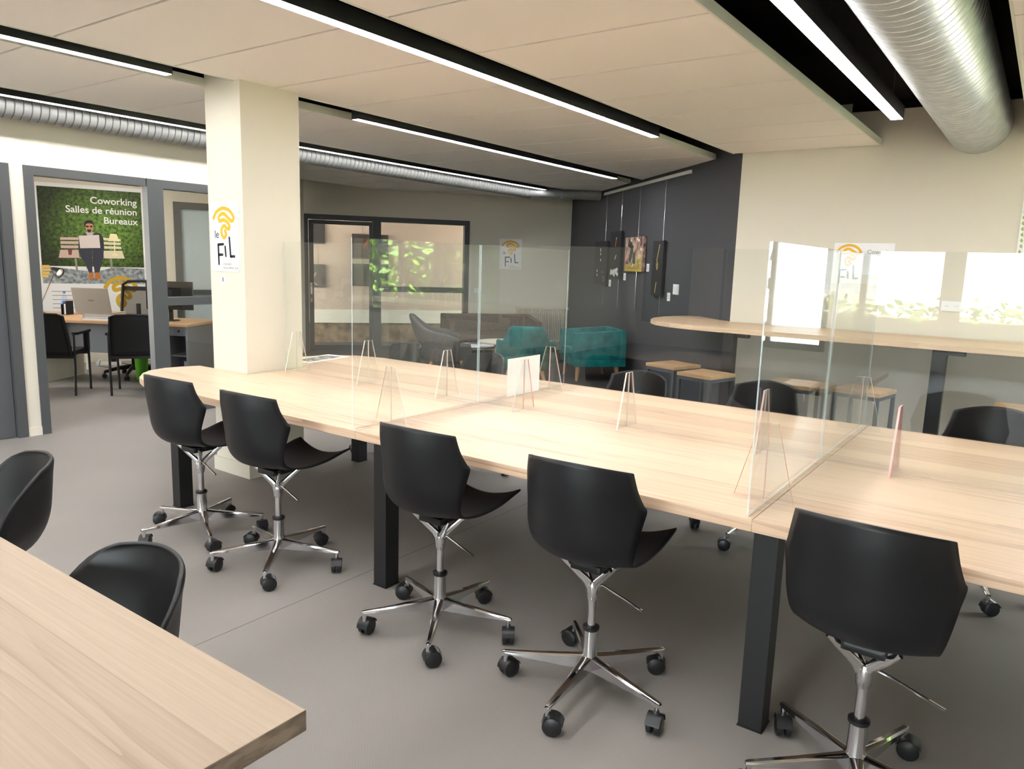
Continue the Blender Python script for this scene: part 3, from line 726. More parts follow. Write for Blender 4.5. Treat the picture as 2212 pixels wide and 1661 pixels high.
# radiator, valve and sockets on the far wall
r = thing('radiator', 'cream column radiator on the wall under the yellow logo sign', 'radiator')
b = MB(); n = 26
for i in range(n):
    x = 3.75+.86*i/(n-1); b.box(x-.012, x+.012, .16, .765, .04, .10, bevel=.006)
b.box(3.735, 4.625, .74, .775, .035, .105, bevel=.004); b.box(3.735, 4.625, .15, .185, .035, .105, bevel=.004)
b.build('column_panel', M_rad, r)
b = MB(); b.box(3.95, 3.99, .3, .34, 0.002, .04); b.box(4.50, 4.54, .3, .34, 0.002, .04); b.build('wall_bracket', M_rad, r)
b = MB(); b.cyl((4.625, .75, .07), (4.67, .75, .07), .010, n=10); b.cyl((4.67, .75, .06), (4.67, .75, .13), .022, n=16); b.cyl((4.67, .75, .07), (4.67, .0, .07), .007, n=8)
b.build('thermostatic_valve', M_socket, r, smooth=True); r.matrix_world = F_FAR
def wallthing(name, label, cat, F, x, y, w, h, th, m, group=None):
    r = thing(name, label, cat, (0, 0, 0), 0, group); MB().box(-w/2, w/2, -h/2, h/2, 0, th, bevel=.002).build('plate', m, r); r.matrix_world = F @ T3((x, y, .0005)); return r
def holes(r, xs, th, rad=.02):
    for x in xs:
        b = MB(); b.cyl((x, 0, th), (x, 0, th+.0015), rad, n=20); b.mi = 1
        for d in (-.009, .009): b.cyl((x+d, 0, th+.0015), (x+d, 0, th+.0022), .0028, n=8)
        b.build('socket_face', [M_socket, M_ink], r)
r = wallthing('wall_socket', 'white double socket on the white wall above the counter', 'socket', F_WHITE, -.655, 1.29, .155, .085, .012, M_socket); holes(r, (-.036, .036), .012)
r = wallthing('light_switch', 'white switch on the cream wall between glazed wall and logo sign', 'switch', F_FAR, 3.02, 1.04, .08, .08, .012, M_socket); MB().box(-.025, .025, -.025, .025, .012, .016).build('rocker', M_socket, r)
r = wallthing('wall_switch', 'white double switch plate on the dark wall, right of the last canvas', 'switch', F_DARK, -1.36, 1.287, .15, .12, .012, M_socket)
for x in (-.033, .033): MB().box(x-.026, x+.026, -.04, .04, .012, .016).build('rocker', M_socket, r)

# ------------------------------------------------------------------ hanging rail and artworks on the dark wall
r = thing('picture_rail', 'pale picture hanging rail high on the dark wall', 'rail'); b = MB(); b.box(-4.23, -1.14, 2.585, 2.625, 0, .02, bevel=.003); b.box(-4.23, -1.14, 2.585, 2.60, .02, .03, bevel=.002); b.build('rail_profile', M_rafttrim, r); r.matrix_world = F_DARK
def speck(b, pts, w, z):
    for (x0, y0), (x1, y1) in zip(pts, pts[1:]):
        d = Vector((y1-y0, x0-x1)).normalized()*w/2; b.quad((x0-d.x, y0-d.y, z), (x0+d.x, y0+d.y, z), (x1+d.x, y1+d.y, z), (x1-d.x, y1-d.y, z))
def canvas(label, x0, x1, y0, y1, mface, marks, wire, group, F=F_DARK, ztop=2.585, th=.035):
    r = thing('canvas_picture', label, 'picture', (0, 0, 0), 0, group); cx, cy = (x0+x1)/2, (y0+y1)/2
    MB().box(x0-cx, x1-cx, y0-cy, y1-cy, .012, .012+th, bevel=.002).build('canvas', mface, r)
    for i, (c, pts, w) in enumerate(marks):
        b = MB()
        for q in pts: speck(b, q, w, .0125+th)
        b.build('brush_mark', mat('paint_mark', c, .5), r, recalc=False)
    b = MB(); b.cyl((wire-cx, y1-cy-.02, .008), (wire-cx, ztop-cy, .008), .0022, n=6)
    if F is F_DARK: b.cyl((wire-cx, y0-cy, .006), (wire-cx, .95-cy, .006), .0016, n=6)
    b.build('hanging_wire', M_chrome, r); r.matrix_world = F @ T3((cx, cy, 0)); return r
GA = 'dark canvases hung on the dark wall'
M_cv = mat('dark_canvas', S(34, 34, 37), .7); W_ = S(226, 226, 222); G_ = S(206, 168, 96)
canvas('narrow black canvas with white flecks, first from the room corner on the dark wall', -4.47, -3.87, 1.245, 1.90, M_cv,
       [(W_, [[(-.02, .22), (.0, .17)], [(-.01, .15), (.01, .12)], [(0, .06), (.02, .03)], [(-.15, -.1), (-.14, -.14)], [(-.15, -.17), (-.13, -.2)]], .03), (S(120, 130, 180), [[(.15, -.2), (.19, -.22)], [(.1, -.12), (.13, -.15)], [(.2, -.24), (.17, -.27)]], .02)], -4.09, GA)
canvas('narrow black canvas with a white cloudy patch at its foot, second on the dark wall', -3.73, -3.27, 1.355, 2.025, M_cv,
       [(W_, [[(-.18, -.27), (0, -.22), (.17, -.28)], [(-.17, -.22), (.03, -.29)], [(-.12, -.25), (.15, -.2)]], .05), (S(200, 110, 60), [[(.02, .22), (.0, .12)]], .025), (W_, [[(.03, .25), (.03, .22)], [(.05, .0), (.0, -.06)]], .02)], -3.41, GA)
mcol = mat('painted_canvas', S(150, 120, 100), .6); noise_mix(mcol, S(74, 52, 46), S(206, 170, 150), 11, lo=.35, hi=.62)
canvas('colourful gold and brown painted canvas on the dark wall', -3.08, -2.385, 1.478, 1.925, mcol,
       [(S(196, 168, 60), [[(-.3, -.16), (-.05, -.18), (.3, -.15)], [(-.32, -.2), (.32, -.2)], [(.1, -.1), (.3, -.08)]], .06), (S(222, 206, 150), [[(.2, -.18), (.22, .0)]], .10), (S(60, 66, 50), [[(-.15, -.1), (-.05, .12)], [(-.1, .1), (-.22, .17)], [(.03, -.13), (.02, .02)]], .09), (S(226, 150, 160), [[(-.3, -.08), (-.25, -.02)]], .06), (S(240, 226, 214), [[(-.2, .15), (-.1, .19)], [(.1, .2), (.2, .17)], [(.24, .07), (.3, .05)], [(-.06, -.18), (.0, -.13)]], .035)], -2.70, None)
canvas('narrow black canvas with thin gold strokes, last on the dark wall towards the counter', -2.05, -1.715, 1.19, 1.86, M_cv,
       [(G_, [[(.05, .29), (.02, .2), (-.02, .1)], [(-.02, .1), (.02, .03), (.0, -.02), (-.03, .06)], [(.0, -.17), (-.03, -.3)]], .018)], -1.84, GA)
for x, y, l in ((-3.80, 1.28, 'first canvas from the room corner'), (-3.165, 1.39, 'canvas with the white cloudy patch'), (-2.30, 1.527, 'colourful gold and brown canvas'), (-1.57, 1.19, 'black canvas with gold strokes')):
    r = wallthing('caption_card', 'small white caption card on the dark wall below right of the '.replace('below right of', 'beside')+l, 'card', F_DARK, x, y, .09, .10, .004, M_white, 'caption cards on the dark wall')
    b = MB(); b.box(-.03, .03, .012, .016, .004, .0044); b.box(-.03, .02, -.004, 0, .004, .0044); b.box(-.03, .03, -.02, -.016, .004, .0044); b.build('printed_lines', M_inklight, r)
# pictures in the corridor behind the glazed wall
canvas('black framed picture hung high in the room behind the glazed door', .30, .54, 1.76, 2.18, mat('black_canvas', S(14, 14, 15), .6), [], .42, 'pictures behind the glazed wall', F_COR, 2.55)
canvas('dark grey photograph hung low in the room behind the glazed door', .30, .54, .99, 1.40, mat('grey_canvas', S(66, 60, 58), .5), [(S(130, 124, 120), [[(-.1, -.05), (-.04, .06)], [(-.08, -.12), (-.02, -.16)]], .03)], .42, 'pictures behind the glazed wall', F_COR, 1.755)
canvas('large dark portrait picture hung behind the glazed wall mullion', 1.01, 1.66, 1.52, 1.96, mat('brown_canvas', S(44, 34, 34), .5), [(S(120, 60, 40), [[(-.12, -.02), (-.06, .08), (.0, .1)]], .05)], 1.2, 'pictures behind the glazed wall', F_COR, 2.55)
canvas('large black picture hung low behind the glazed wall mullion', 1.01, 1.66, 1.03, 1.43, mat('black_canvas', S(24, 22, 24), .5), [], 1.2, 'pictures behind the glazed wall', F_COR, 1.515)

# ------------------------------------------------------------------ signs
SQ = [(1828,515),(1860,462),(1925,432),(1990,455),(2028,510),(2012,542),(1985,525),(1930,478),(1885,500),(1888,540),(1930,530),(1975,560),(1985,600),(1962,605),(1935,580),(1908,605),(1905,650),(1928,682),(1950,655),(1938,625)]
def stroke(pts, w, z, n=10):
    """flat rounded stroke as a strip of quads"""
    b = MB(); P = [Vector((p[0], p[1], 0)) for p in pts]; rows = []
    for i, p in enumerate(P):
        t = (P[min(i+1, len(P)-1)]-P[max(i-1, 0)]).normalized(); s = Vector((-t.y, t.x, 0))*w/2; rows.append([p-s+Vector((0, 0, z)), p+s+Vector((0, 0, z))])
    b.grid(rows)
    for q, t in ((P[0], (P[0]-P[1])), (P[-1], (P[-1]-P[-2]))):
        a0 = math.atan2(t.y, t.x); b._tag([b.bm.faces.new([b.bm.verts.new((q.x+cos(a0+pi*(k/n-.5))*w/2, q.y+sin(a0+pi*(k/n-.5))*w/2, z)) for k in range(n+1)])])
    return b
def squiggle(parent, sx, sy, ox, oy, z, m=None, w=26):
    pts = [(ox+(p[0]-1930)*sx, oy-(p[1]-560)*sy) for p in crom(SQ, 90)]
    return stroke(pts, w*(sx+sy)/2, z).build('logo_spiral', m or M_yellow, parent, recalc=False)
def letters(parent, sx, sy, ox, oy, z):
    pt = lambda *q: [(ox+(x-1930)*sx, oy-(y-560)*sy) for x, y in q]
    b = MB()
    for q in ([(1869, 910), (1867, 742)], [(1867, 742), (1918, 738)], [(1868, 830), (1908, 828)], [(1941, 838), (1936, 760)], [(1988, 842), (1980, 682)], [(1988, 842), (2026, 840)]):
        s_ = stroke(pt(*q), 18*(sx+sy)/2, z); me = bpy.data.meshes.new('t'); s_.bm.to_mesh(me); s_.bm.free(); b.bm.from_mesh(me); bpy.data.meshes.remove(me)
    b.build('logo_letters', M_ink, parent, recalc=False)
def logo_sign(label, F, x, y, W, H, group='white signs with the yellow spiral logo', full=True):
    r = thing('logo_sign', label, 'sign', (0, 0, 0), 0, group)
    MB().box(-W/2, W/2, -H/2, H/2, 0, .004).build('sign_board', M_white, r)
    if full:
        sx = W/275; sy = H/590; ox = 0; oy = .20*H; squiggle(r, sx, sy, ox, oy, .0052); letters(r, sx, sy, ox, oy, .0052)
        text('le', 95*sy, M_ink, r, T3((ox+(1832-1930)*sx, oy-(685-560)*sy, .0046)))
        text('FOUGERES', 26*sy, M_inklight, r, T3((ox+(1912-1930)*sx, oy-(918-560)*sy, .0046)))
        text('AGGLOMERATION', 26*sy, M_inklight, r, T3((ox+(1912-1930)*sx, oy-(950-560)*sy, .0046)))
    r.matrix_world = F @ T3((x, y, .0006)); return r
F_COLF = frame_wall((0, 3.03, 0), (1, 0))
logo_sign('white sign with yellow spiral logo on the square column', F_COLF, -4.58, 1.655, .315, .46)
r = wallthing('light_switch', 'small white switch under the logo sign on the column', 'switch', F_COLF, -4.60, 1.37, .05, .075, .01, M_socket); MB().box(-.006, .006, -.014, .014, .010, .014).build('toggle', M_inklight, r)
logo_sign('white sign with yellow spiral logo on the far cream wall above the radiator', F_FAR, 3.62, 1.68, .40, .52)
r = logo_sign('landscape white sign with yellow spiral logo on the white wall above the counter', F_WHITE, -1.39, 1.63, .50, .36, full=False)
squiggle(r, .00098, .00072, -.12, .068, .0052); letters(r, .00098, .00072, -.12, .068, .0052)
text('Coworking', .052, M_inklight, r, T3((.03, .085, .0046)))
r = thing('leaf_poster', 'white poster bordered with green leaf sprigs at the picture edge on the white wall', 'poster', (0, 0, 0))
MB().box(-.19, .19, -.40, .40, 0, .004).build('poster_sheet', M_white, r)
b = MB()
for i in range(16):
    y = -.36+.045*i; x = -.182+.008*rnd.random()
    for a in (.2, .9, -.5):
        d = Vector((cos(a), sin(a), 0))*.028; s_ = Vector((-d.y, d.x, 0))*.16; p = Vector((x, y, .0045)); b.quad(p, p+d*.5-s_, p+d, p+d*.5+s_)
b.build('leaf_border', mat('leaf_print', S(150, 170, 70), .6), r, recalc=False)
MB().box(-.10, .12, -.10, .02, .004, .005).build('purple_block', mat('purple_print', S(74, 40, 110), .6), r)
r.matrix_world = F_WHITE @ T3((-.06, 1.93, .0006))

# ------------------------------------------------------------------ office: wall poster
r = thing('wall_poster', 'large printed poster of a man with laptop on a bench before a green hedge', 'poster', (0, 0, 0))
PW, PH2 = 1.225, 1.26
MB().box(-PW/2-.02, PW/2+.02, -PH2/2-.62, PH2/2+.05, 0, .003).build('poster_sheet', M_white, r)
mg = mat('printed_hedge', S(60, 92, 34), .6)
def hedgeprint(m):
    nt, bs, N = nodes(m); L = nt.links.new
    tc = N('ShaderNodeTexCoord'); mp = N('ShaderNodeMapping'); L(tc.outputs['Object'], mp.inputs[0])
    n1 = N('ShaderNodeTexNoise'); n1.inputs['Scale'].default_value = 26; n1.inputs['Detail'].default_value = 6; L(mp.outputs[0], n1.inputs[0])
    gr = N('ShaderNodeVectorMath', operation='DISTANCE'); gr.inputs[1].default_value = (.16, .1, 0); L(tc.outputs['Object'], gr.inputs[0])
    mr = N('ShaderNodeMapRange'); mr.inputs[1].default_value = .1; mr.inputs[2].default_value = .75; mr.inputs[3].default_value = 1; mr.inputs[4].default_value = .12; L(gr.outputs['Value'], mr.inputs[0])
    cr = N('ShaderNodeValToRGB'); cr.color_ramp.elements[0].position = .32; cr.color_ramp.elements[1].position = .7
    cr.color_ramp.elements[0].color = S(40, 66, 18); cr.color_ramp.elements[1].color = S(128, 172, 62); L(n1.outputs[0], cr.inputs[0])
    mx = N('ShaderNodeMix', data_type='RGBA', blend_type='MULTIPLY'); mx.inputs[0].default_value = 1; L(cr.outputs[0], mx.inputs[6]); L(mr.outputs[0], mx.inputs[7]); L(mx.outputs[2], bs.inputs['Base Color'])
hedgeprint(mg)
MB().box(-PW/2, PW/2, -.40, PH2/2, .003, .0036).build('printed_hedge', mg, r)
mf = mat('printed_ground', S(120, 128, 134), .6); noise_mix(mf, S(92, 98, 106), S(190, 200, 204), 22, lo=.3, hi=.75)
b = MB(); b.prism([(-PW/2, -PH2/2), (PW/2, -PH2/2), (PW/2, -.42), (.25, -.40), (-.0, -.47), (-.35, -.43), (-PW/2, -.40)], .0034, .0042); b.build('printed_ground', mf, r)
Mb = mat('printed_bench', S(208, 180, 172), .6); Mb2 = mat('printed_bench_light', S(232, 220, 190), .6)
def flat(name, polys, m, z):
    b = MB()
    for p in polys: b._tag([b.bm.faces.new([b.bm.verts.new((x, y, z)) for x, y in p])])
    return b.build(name, m, r, recalc=False)
# poster coordinates: pixel (u,v) of the enlarged view -> metres
def pu(u, v): return ((u-(320+(v-240)*.028)-445)*PW/885, PH2/2-(v-240-(u-320)*.067*(1-(v-240)/840))*PH2/838)
Q = lambda *p: [pu(*q) for q in p]
flat('printed_bench', [Q((500, 678), (655, 678), (655, 700), (500, 700)), Q((500, 712), (655, 712), (655, 736), (502, 736)), Q((500, 748), (650, 748), (650, 772), (505, 772)), Q((498, 786), (650, 786), (655, 855), (482, 855))], Mb, .0046)
flat('printed_bench', [Q((865, 680), (1020, 690), (1020, 708), (865, 702)), Q((865, 716), (1020, 722), (1020, 742), (865, 738)), Q((865, 752), (1022, 756), (1024, 776), (865, 774)), Q((865, 792), (1030, 792), (1052, 858), (865, 858))], Mb2, .0046)
flat('printed_bench_leg', [Q((612, 860), (632, 860), (640, 960), (622, 962)), Q((918, 860), (938, 860), (942, 960), (922, 960)), Q((655, 846), (870, 846), (870, 860), (655, 860))], mat('printed_steel', S(150, 146, 130), .6), .0047)
flat('printed_lamp', [Q((930, 645), (985, 648), (1008, 712), (908, 708)), Q((958, 712), (968, 712), (968, 825), (958, 825)), Q((936, 822), (996, 822), (990, 834), (940, 834))], mat('printed_lampshade', S(246, 236, 190), .6), .0049)
flat('printed_cup', [Q((560, 780), (598, 780), (590, 830), (566, 830))], mat('printed_cup', S(120, 60, 50), .6), .0049)
Mj = mat('printed_jacket', S(44, 46, 56), .6); Mjean = mat('printed_jeans', S(52, 54, 68), .6); Msk = mat('printed_skin', S(196, 140, 110), .6)
flat('printed_person_clothes', [Q((700, 650), (840, 640), (868, 690), (872, 785), (650, 785), (655, 690))], Mj, .0048)
flat('printed_person_jeans', [Q((655, 772), (700, 760), (765, 790), (762, 985), (735, 988), (700, 900), (668, 850)), Q((770, 790), (830, 762), (868, 780), (862, 850), (845, 900), (822, 985), (782, 985), (768, 850))], Mjean, .0050)
flat('printed_person_shirt', [Q((716, 635), (788, 635), (770, 665), (730, 665))], mat('printed_shirt', S(190, 190, 196), .6), .0050)
flat('printed_person_face', [Q((714, 572), (724, 556), (760, 552), (780, 566), (782, 606), (770, 630), (748, 640), (728, 632), (716, 604))], Msk, .0051)
flat('printed_person_hair', [Q((706, 585), (708, 548), (735, 530), (772, 536), (788, 560), (784, 584), (778, 562), (745, 558), (722, 562), (714, 586)), Q((716, 578), (744, 578), (742, 592), (720, 592)), Q((752, 578), (778, 578), (774, 592), (754, 592)), Q((728, 610), (766, 610), (760, 630), (746, 638), (732, 628))], mat('printed_hair', S(28, 22, 22), .6), .0053)
flat('printed_laptop', [Q((656, 664), (830, 656), (838, 768), (664, 772))], mat('printed_laptop', S(226, 214, 208), .6), .0054)
flat('printed_shoe', [Q((738, 980), (768, 980), (772, 1035), (750, 1042), (726, 1036)), Q((788, 980), (820, 980), (836, 1032), (808, 1042), (784, 1034))], mat('printed_shoe', S(196, 116, 44), .6), .0053)
flat('printed_books', [Q((335, 920), (400, 918), (402, 942), (335, 944)), Q((335, 950), (414, 948), (416, 970), (335, 972)), Q((335, 976), (402, 976), (402, 1000), (335, 1002)), Q((335, 1004), (392, 1004), (392, 1024), (335, 1026))], mat('printed_books', S(232, 196, 110), .6), .0050)
for tx, yy in (('Coworking', .445), ('Salles de réunion', .315), ('Bureaux', .185)):
    text(tx, .125, M_white, r, T3((PW/2-.055, yy, .0048)), 'RIGHT', bold=.0016)
squiggle(r, .0019, .0016, .31, -.75, .0052, mat('logo_mustard', S(206, 168, 50), .6), 30)
b = MB()
for i in range(5): b.box(-.52, -.52+(.34, .28, .30, .22, .26)[i], -.74-.055*i, -.732-.055*i, .003, .0036)
b.build('printed_lines', M_inklight, r)
r.matrix_world = F_OFF @ T3((.376, 1.71, .001))

# ------------------------------------------------------------------ office: desk and what stands on it
DC = Vector((-7.80, 4.65, 0)); DU = Vector((.856, .517, 0)); DV = Vector((-.517, .856, 0)); DA = math.atan2(.517, .856)
def D(u, v, z=0): p = DC+DU*u+DV*v; return (p.x, p.y, z)
r = thing('office_desk', 'light wood office desk with grey side panels behind the open doorway', 'desk', D(-.9, .4), DA)
MB().box(-.9, .9, -.4, .4, .715, .742, bevel=.002).build('desk_top', M_deskwood, r)
MB().box(-.86, .60, -.22, -.20, .36, .715).build('front_panel', M_greypanel, r)
MB().box(-.89, -.865, -.36, .36, 0, .715).build('side_panel', M_rad, r)
MB().box(.865, .89, -.38, .38, 0, .715).build('side_panel', M_greypanel, r)
b = MB(); b.box(.60, .62, -.30, .36, 0, .715); b.box(.62, .865, .30, .32, 0, .715); b.box(.62, .865, -.28, .30, .02, .04); b.box(.62, .865, -.28, .30, .36, .375); b.build('cabinet_body', M_greypanel, r)
dr = MB().box(.625, .862, -.30, -.282, .60, .71).build('drawer', M_greypanel, r); b = MB(); b.cyl((.745, -.304, .655), (.745, -.30, .655), .014, n=16); b.build('lock', M_chrome, dr)
r = thing('crate', 'navy plastic crate with white squares stored inside the grey desk end', 'box', D(-.155, .40, .041), DA)
MB().box(-.10, .10, -.12, .12, 0, .27, bevel=.006).build('crate_body', M_navy, r)
b = MB()
for i in range(2):
    for j in range(3): b.box(-.05+.055*i, -.005+.055*i, -.1215, -.12, .05+.07*j, .105+.07*j)
b.build('white_squares', M_white, r)
def laptop():
    r = thing('laptop', 'silver laptop with open lid on a pile of documents on the office desk', 'laptop', D(-1.13, .20, .82), DA)
    MB().box(-.215, .215, -.14, .14, 0, .018, bevel=.004).build('keyboard_base', M_silver, r)
    M = T3((0, -.14, .016)) @ Matrix.Rotation(radians(12), 4, 'X'); b = MB(); b.box(-.215, .215, -.006, .006, 0, .285, M, bevel=.003); lid = b.build('lid', M_silver, r)
    b = MB(); b.box(-.035, .035, -.0072, -.006, .135, .15, M); b.build('lid_emblem', mat('emblem', S(150, 140, 130), .4), lid)
laptop()
for i, (w, d, h, c, l) in enumerate(((.36, .26, .026, S(226, 216, 200), 'thick white ring-bound file at the bottom of the pile under the laptop'), (.34, .25, .022, S(206, 196, 186), 'pale folder second from below in the pile under the laptop'), (.37, .25, .028, S(222, 206, 176), 'cream box file directly under the silver laptop'))):
    z = .7425+sum((.026, .022, .028)[:i]); r = thing('document_file', l, 'file', D(-1.12+.01*i, .21, z), DA+.03*i, 'files piled under the laptop')
    m_ = mat('file_cover', c, .6); b = MB(); b.box(-w/2, w/2, -d/2, d/2, 0, .003); b.box(-w/2, w/2, -d/2, d/2, h-.003, h); b.box(-w/2, -w/2+.003, -d/2, d/2, .003, h-.003); b.build('cover', m_, r); MB().box(-w/2+.006, w/2-.004, -d/2+.004, d/2-.004, .003, h-.003).build('pages', M_paper, r)
r = thing('monitor', 'black computer monitor on the office desk end behind the window rail', 'monitor', D(-.42, .42, .7425), DA+.1)
b = MB(); b.lathe([(.10, 0), (.10, .008), (.02, .014)], 28); b.box(-.022, .022, .0, .025, .01, .16); b.build('stand', M_blackmetal, r)
b = MB(); b.box(-.27, .27, -.022, .012, .13, .46, bevel=.006); b.box(-.12, .12, .012, .04, .2, .36, bevel=.01); b.build('screen_case', M_plastic, r)
MB().box(-.02, .02, .012+.0, .014, .02, .03).build('power_light', M_inklight, r)
# low sideboard with lamp, bottle, pots
r = thing('side_table', 'square pale side table against the office wall beside the desk', 'table', D(-2.28, .78), DA); b = MB(); b.box(-.36, .36, -.36, .36, .70, .735); b.build('board_top', M_deskwood, r); 
for sx in (-1, 1):
    for sy in (-1, 1): MB().box(sx*.33-.02, sx*.33+.02, sy*.33-.02, sy*.33+.02, 0, .70).build('leg', M_rad, r)
r = thing('desk_lamp', 'desk lamp with dark shade on a long slanted arm by the wall poster', 'lamp', D(-2.36, .80, .7355), DA)
b = MB(); b.lathe([(.085, 0), (.085, .012), (.02, .02)], 24); b.build('base', M_blackmetal, r)
b = MB(); b.cyl((0, 0, .015), (.22, .06, .53), .007, n=10); b.build('arm', M_alu, r)
M = T3((.23, .055, .535)) @ Matrix.Rotation(radians(118), 4, 'Y'); b = MB(); b.lathe([(.02, -.05), (.03, -.03), (.062, .05), (.066, .07)], 24, M, caps=False); o = b.build('shade', M_blackmetal, r, smooth=True); mod_solid(o, .003)
b = MB(); b.lathe([(.004, .0), (.028, .015), (.032, .04), (.018, .062), (.002, .066)], 16, M); b.build('bulb', M_lampglow, r, smooth=True)
r = thing('water_bottle', 'clear plastic water bottle with blue label and cap in the office', 'bottle', D(-2.14, 1.0, .7355))
b = MB(); b.lathe([(.03, 0), (.036, .01), (.036, .17), (.03, .20), (.014, .24), (.014, .255)], 20); b.build('body', thin_glass('bottle_plastic', (.9, .95, 1, 1)), r, smooth=True)
b = MB(); b.lathe([(.0365, .07), (.037, .072), (.037, .15), (.0365, .152)], 20, caps=False); b.build('label', mat('blue_label', S(70, 120, 200), .5), r); b = MB(); b.cyl((0, 0, .25), (0, 0, .272), .0155); b.build('cap', mat('blue_cap', S(60, 90, 190), .5), r)
r = thing('pen_pot', 'blue pen pot with pink scissors beside the water bottle', 'pot', D(-2.03, .92, .7355)); b = MB(); b.lathe([(.036, 0), (.04, .10), (.036, .10), (.033, .006)], 18); b.build('pot', mat('blue_pot', S(90, 150, 205), .5), r)
b = MB()
for s in (-1, 1): b.tube([(s*.022+.022*cos(t), 0, .15+.022*sin(t)) for t in [2*pi*i/12 for i in range(13)]], .004, 6, caps=False)
b.cyl((-.015, 0, .03), (.01, 0, .13), .004, n=6); b.cyl((.015, 0, .03), (-.01, 0, .13), .004, n=6); b.build('scissors', mat('pink_plastic', S(230, 120, 150), .5), r)
r = thing('file_holder', 'black wire letter holder beside the blue pen pot', 'holder', D(-1.955, .78, .7355), DA)
b = MB(); b.box(-.03, .03, -.07, .07, 0, .006); b.box(-.032, -.028, -.07, .07, 0, .13); b.box(.028, .032, -.07, .07, 0, .17); b.box(-.002, .002, -.07, .07, 0, .15); b.build('rack', M_blackmetal, r); MB().box(.004, .022, -.065, .065, .006, .135).build('envelopes', M_paper, r)
r = thing('note_pad', 'small red note pad lying on the office desk beside the laptop', 'notepad', D(-.72, .12, .7425), DA+.2); MB().box(-.06, .06, -.04, .04, 0, .012).build('pages', M_paper, r); MB().box(-.061, .061, -.041, .041, .012, .014).build('cover', M_red, r)
r = thing('desk_phone', 'black cordless phone standing in its cradle on the office desk', 'phone', D(-.80, .40, .7425), DA); MB().box(-.04, .04, -.04, .04, 0, .03, bevel=.006).build('cradle', M_blackmetal, r); MB().box(-.022, .022, -.014, .014, .02, .19, bevel=.006).build('handset', M_plastic, r)

# ------------------------------------------------------------------ office chairs, bin, power strip
def visitor(x, y, rot, label):
    r = thing('visitor_chair', label, 'chair', (x, y, 0), rot, 'black mesh visitor chairs facing the desk')
    for sx in (-1, 1):
        b = MB(); b.tube([(sx*.245, -.22, 0), (sx*.25, -.205, .30), (sx*.25, -.20, .66)], .013, 10); b.build('leg', M_blackmetal, r, smooth=True)
        b = MB(); b.tube([(sx*.245, .22, 0), (sx*.25, .20, .45), (sx*.25, .20, .62)], .013, 10); b.build('leg', M_blackmetal, r, smooth=True)
        b = MB(); b.box(sx*.255-.03, sx*.255+.03, -.19, .21, .645, .675, bevel=.012); b.box(sx*.25-.02, sx*.25+.02, .12, .20, .45, .65, bevel=.008); b.build('armrest', M_plastic, r, smooth=True)
    b = MB(); b.box(-.24, .24, -.22, .24, .425, .475, bevel=.02); b.build('seat', M_mesh, r, smooth=True)
    b = MB(); b.box(-.25, .25, -.225, -.20, .40, .43); b.box(-.25, .25, .19, .21, .40, .425); b.build('seat_frame', M_blackmetal, r)
    P = [[(u*(.235-.03*abs(u)*v), -.215-.10*v-.02*(1-u*u), .44+.43*v-.02*u*u*v) for u in [-1+2*j/10 for j in range(11)]] for v in [i/8 for i in range(9)]]
    o = MB().grid(P).build('backrest', M_mesh, r, smooth=True); mod_solid(o, .018)
    b = MB(); b.tube([(-.235, -.235, .44), (-.222, -.29, .68), (-.205, -.325, .85), (-.15, -.335, .872), (0, -.336, .878), (.15, -.335, .872), (.205, -.325, .85), (.222, -.29, .68), (.235, -.235, .44)], .013, 8); b.build('back_frame', M_plastic, r, smooth=True)
visitor(-8.62, 3.62, math.atan2(.69, -.72)-pi/2, 'black mesh visitor chair nearer the doorway post, backing onto the opening')
visitor(-8.06, 4.22, math.atan2(.60, -.80)-pi/2, 'black mesh visitor chair in front of the grey mullion and green bin')
r = thing('desk_chair', 'black high-backed mesh desk chair behind the office desk', 'chair', (-9.09, 4.70, 0), math.atan2(-.80, .60)-pi/2)
st = MB(); st.lathe([(.04, .09), (.045, .15), (.03, .16), (.028, .42)], 16)
for k in range(5):
    a = 2*pi*k/5+.5; st.tube([(cos(a)*.03, sin(a)*.03, .13), (cos(a)*.18, sin(a)*.18, .115), (cos(a)*.33, sin(a)*.33, .075)], [.03, .024, .018], 8)
base = st.build('star_base', M_plastic, r, smooth=True)
for k in range(5):
    a = 2*pi*k/5+.5; b = MB(); q = Vector((-sin(a), cos(a), 0)); c = Vector((cos(a)*.33, sin(a)*.33, .028)); b.cyl(c-q*.024, c-q*.006, .028, n=16); b.cyl(c+q*.006, c+q*.024, .028, n=16); b.cyl(c, c+Vector((0, 0, .05)), .01, n=8); b.build('caster', M_caster, base, smooth=True)
b = MB(); b.box(-.25, .25, -.24, .26, .44, .51, bevel=.03); b.build('seat', M_mesh, r, smooth=True)
b = MB(); b.tube([(-.24, -.22, .58), (-.25, -.27, .85), (-.24, -.31, 1.12), (-.18, -.325, 1.16), (0, -.33, 1.17), (.18, -.325, 1.16), (.24, -.31, 1.12), (.25, -.27, .85), (.24, -.22, .58), (0, -.21, .56), (-.24, -.22, .58)], .018, 10); b.box(-.24, .24, -.325, -.305, 1.05, 1.10); b.box(-.03, .03, -.27, -.20, .44, .60); b.build('back_frame', M_plastic, r, smooth=True)
P = [[(u*.235, -.215-.10*v, .58+.47*v) for u in [-1+2*j/8 for j in range(9)]] for v in [i/6 for i in range(7)]]
o = MB().grid(P).build('back_mesh', thin_glass('sheer_mesh', (.62, .60, .58, 1), .02), r, smooth=True); mod_solid(o, .003)
for s in (-1, 1):
    b = MB(); b.box(s*.28-.035, s*.28+.035, -.1, .15, .68, .71, bevel=.012); b.box(s*.27-.015, s*.27+.015, -.02, .06, .46, .69); b.build('armrest', M_plastic, r, smooth=True)
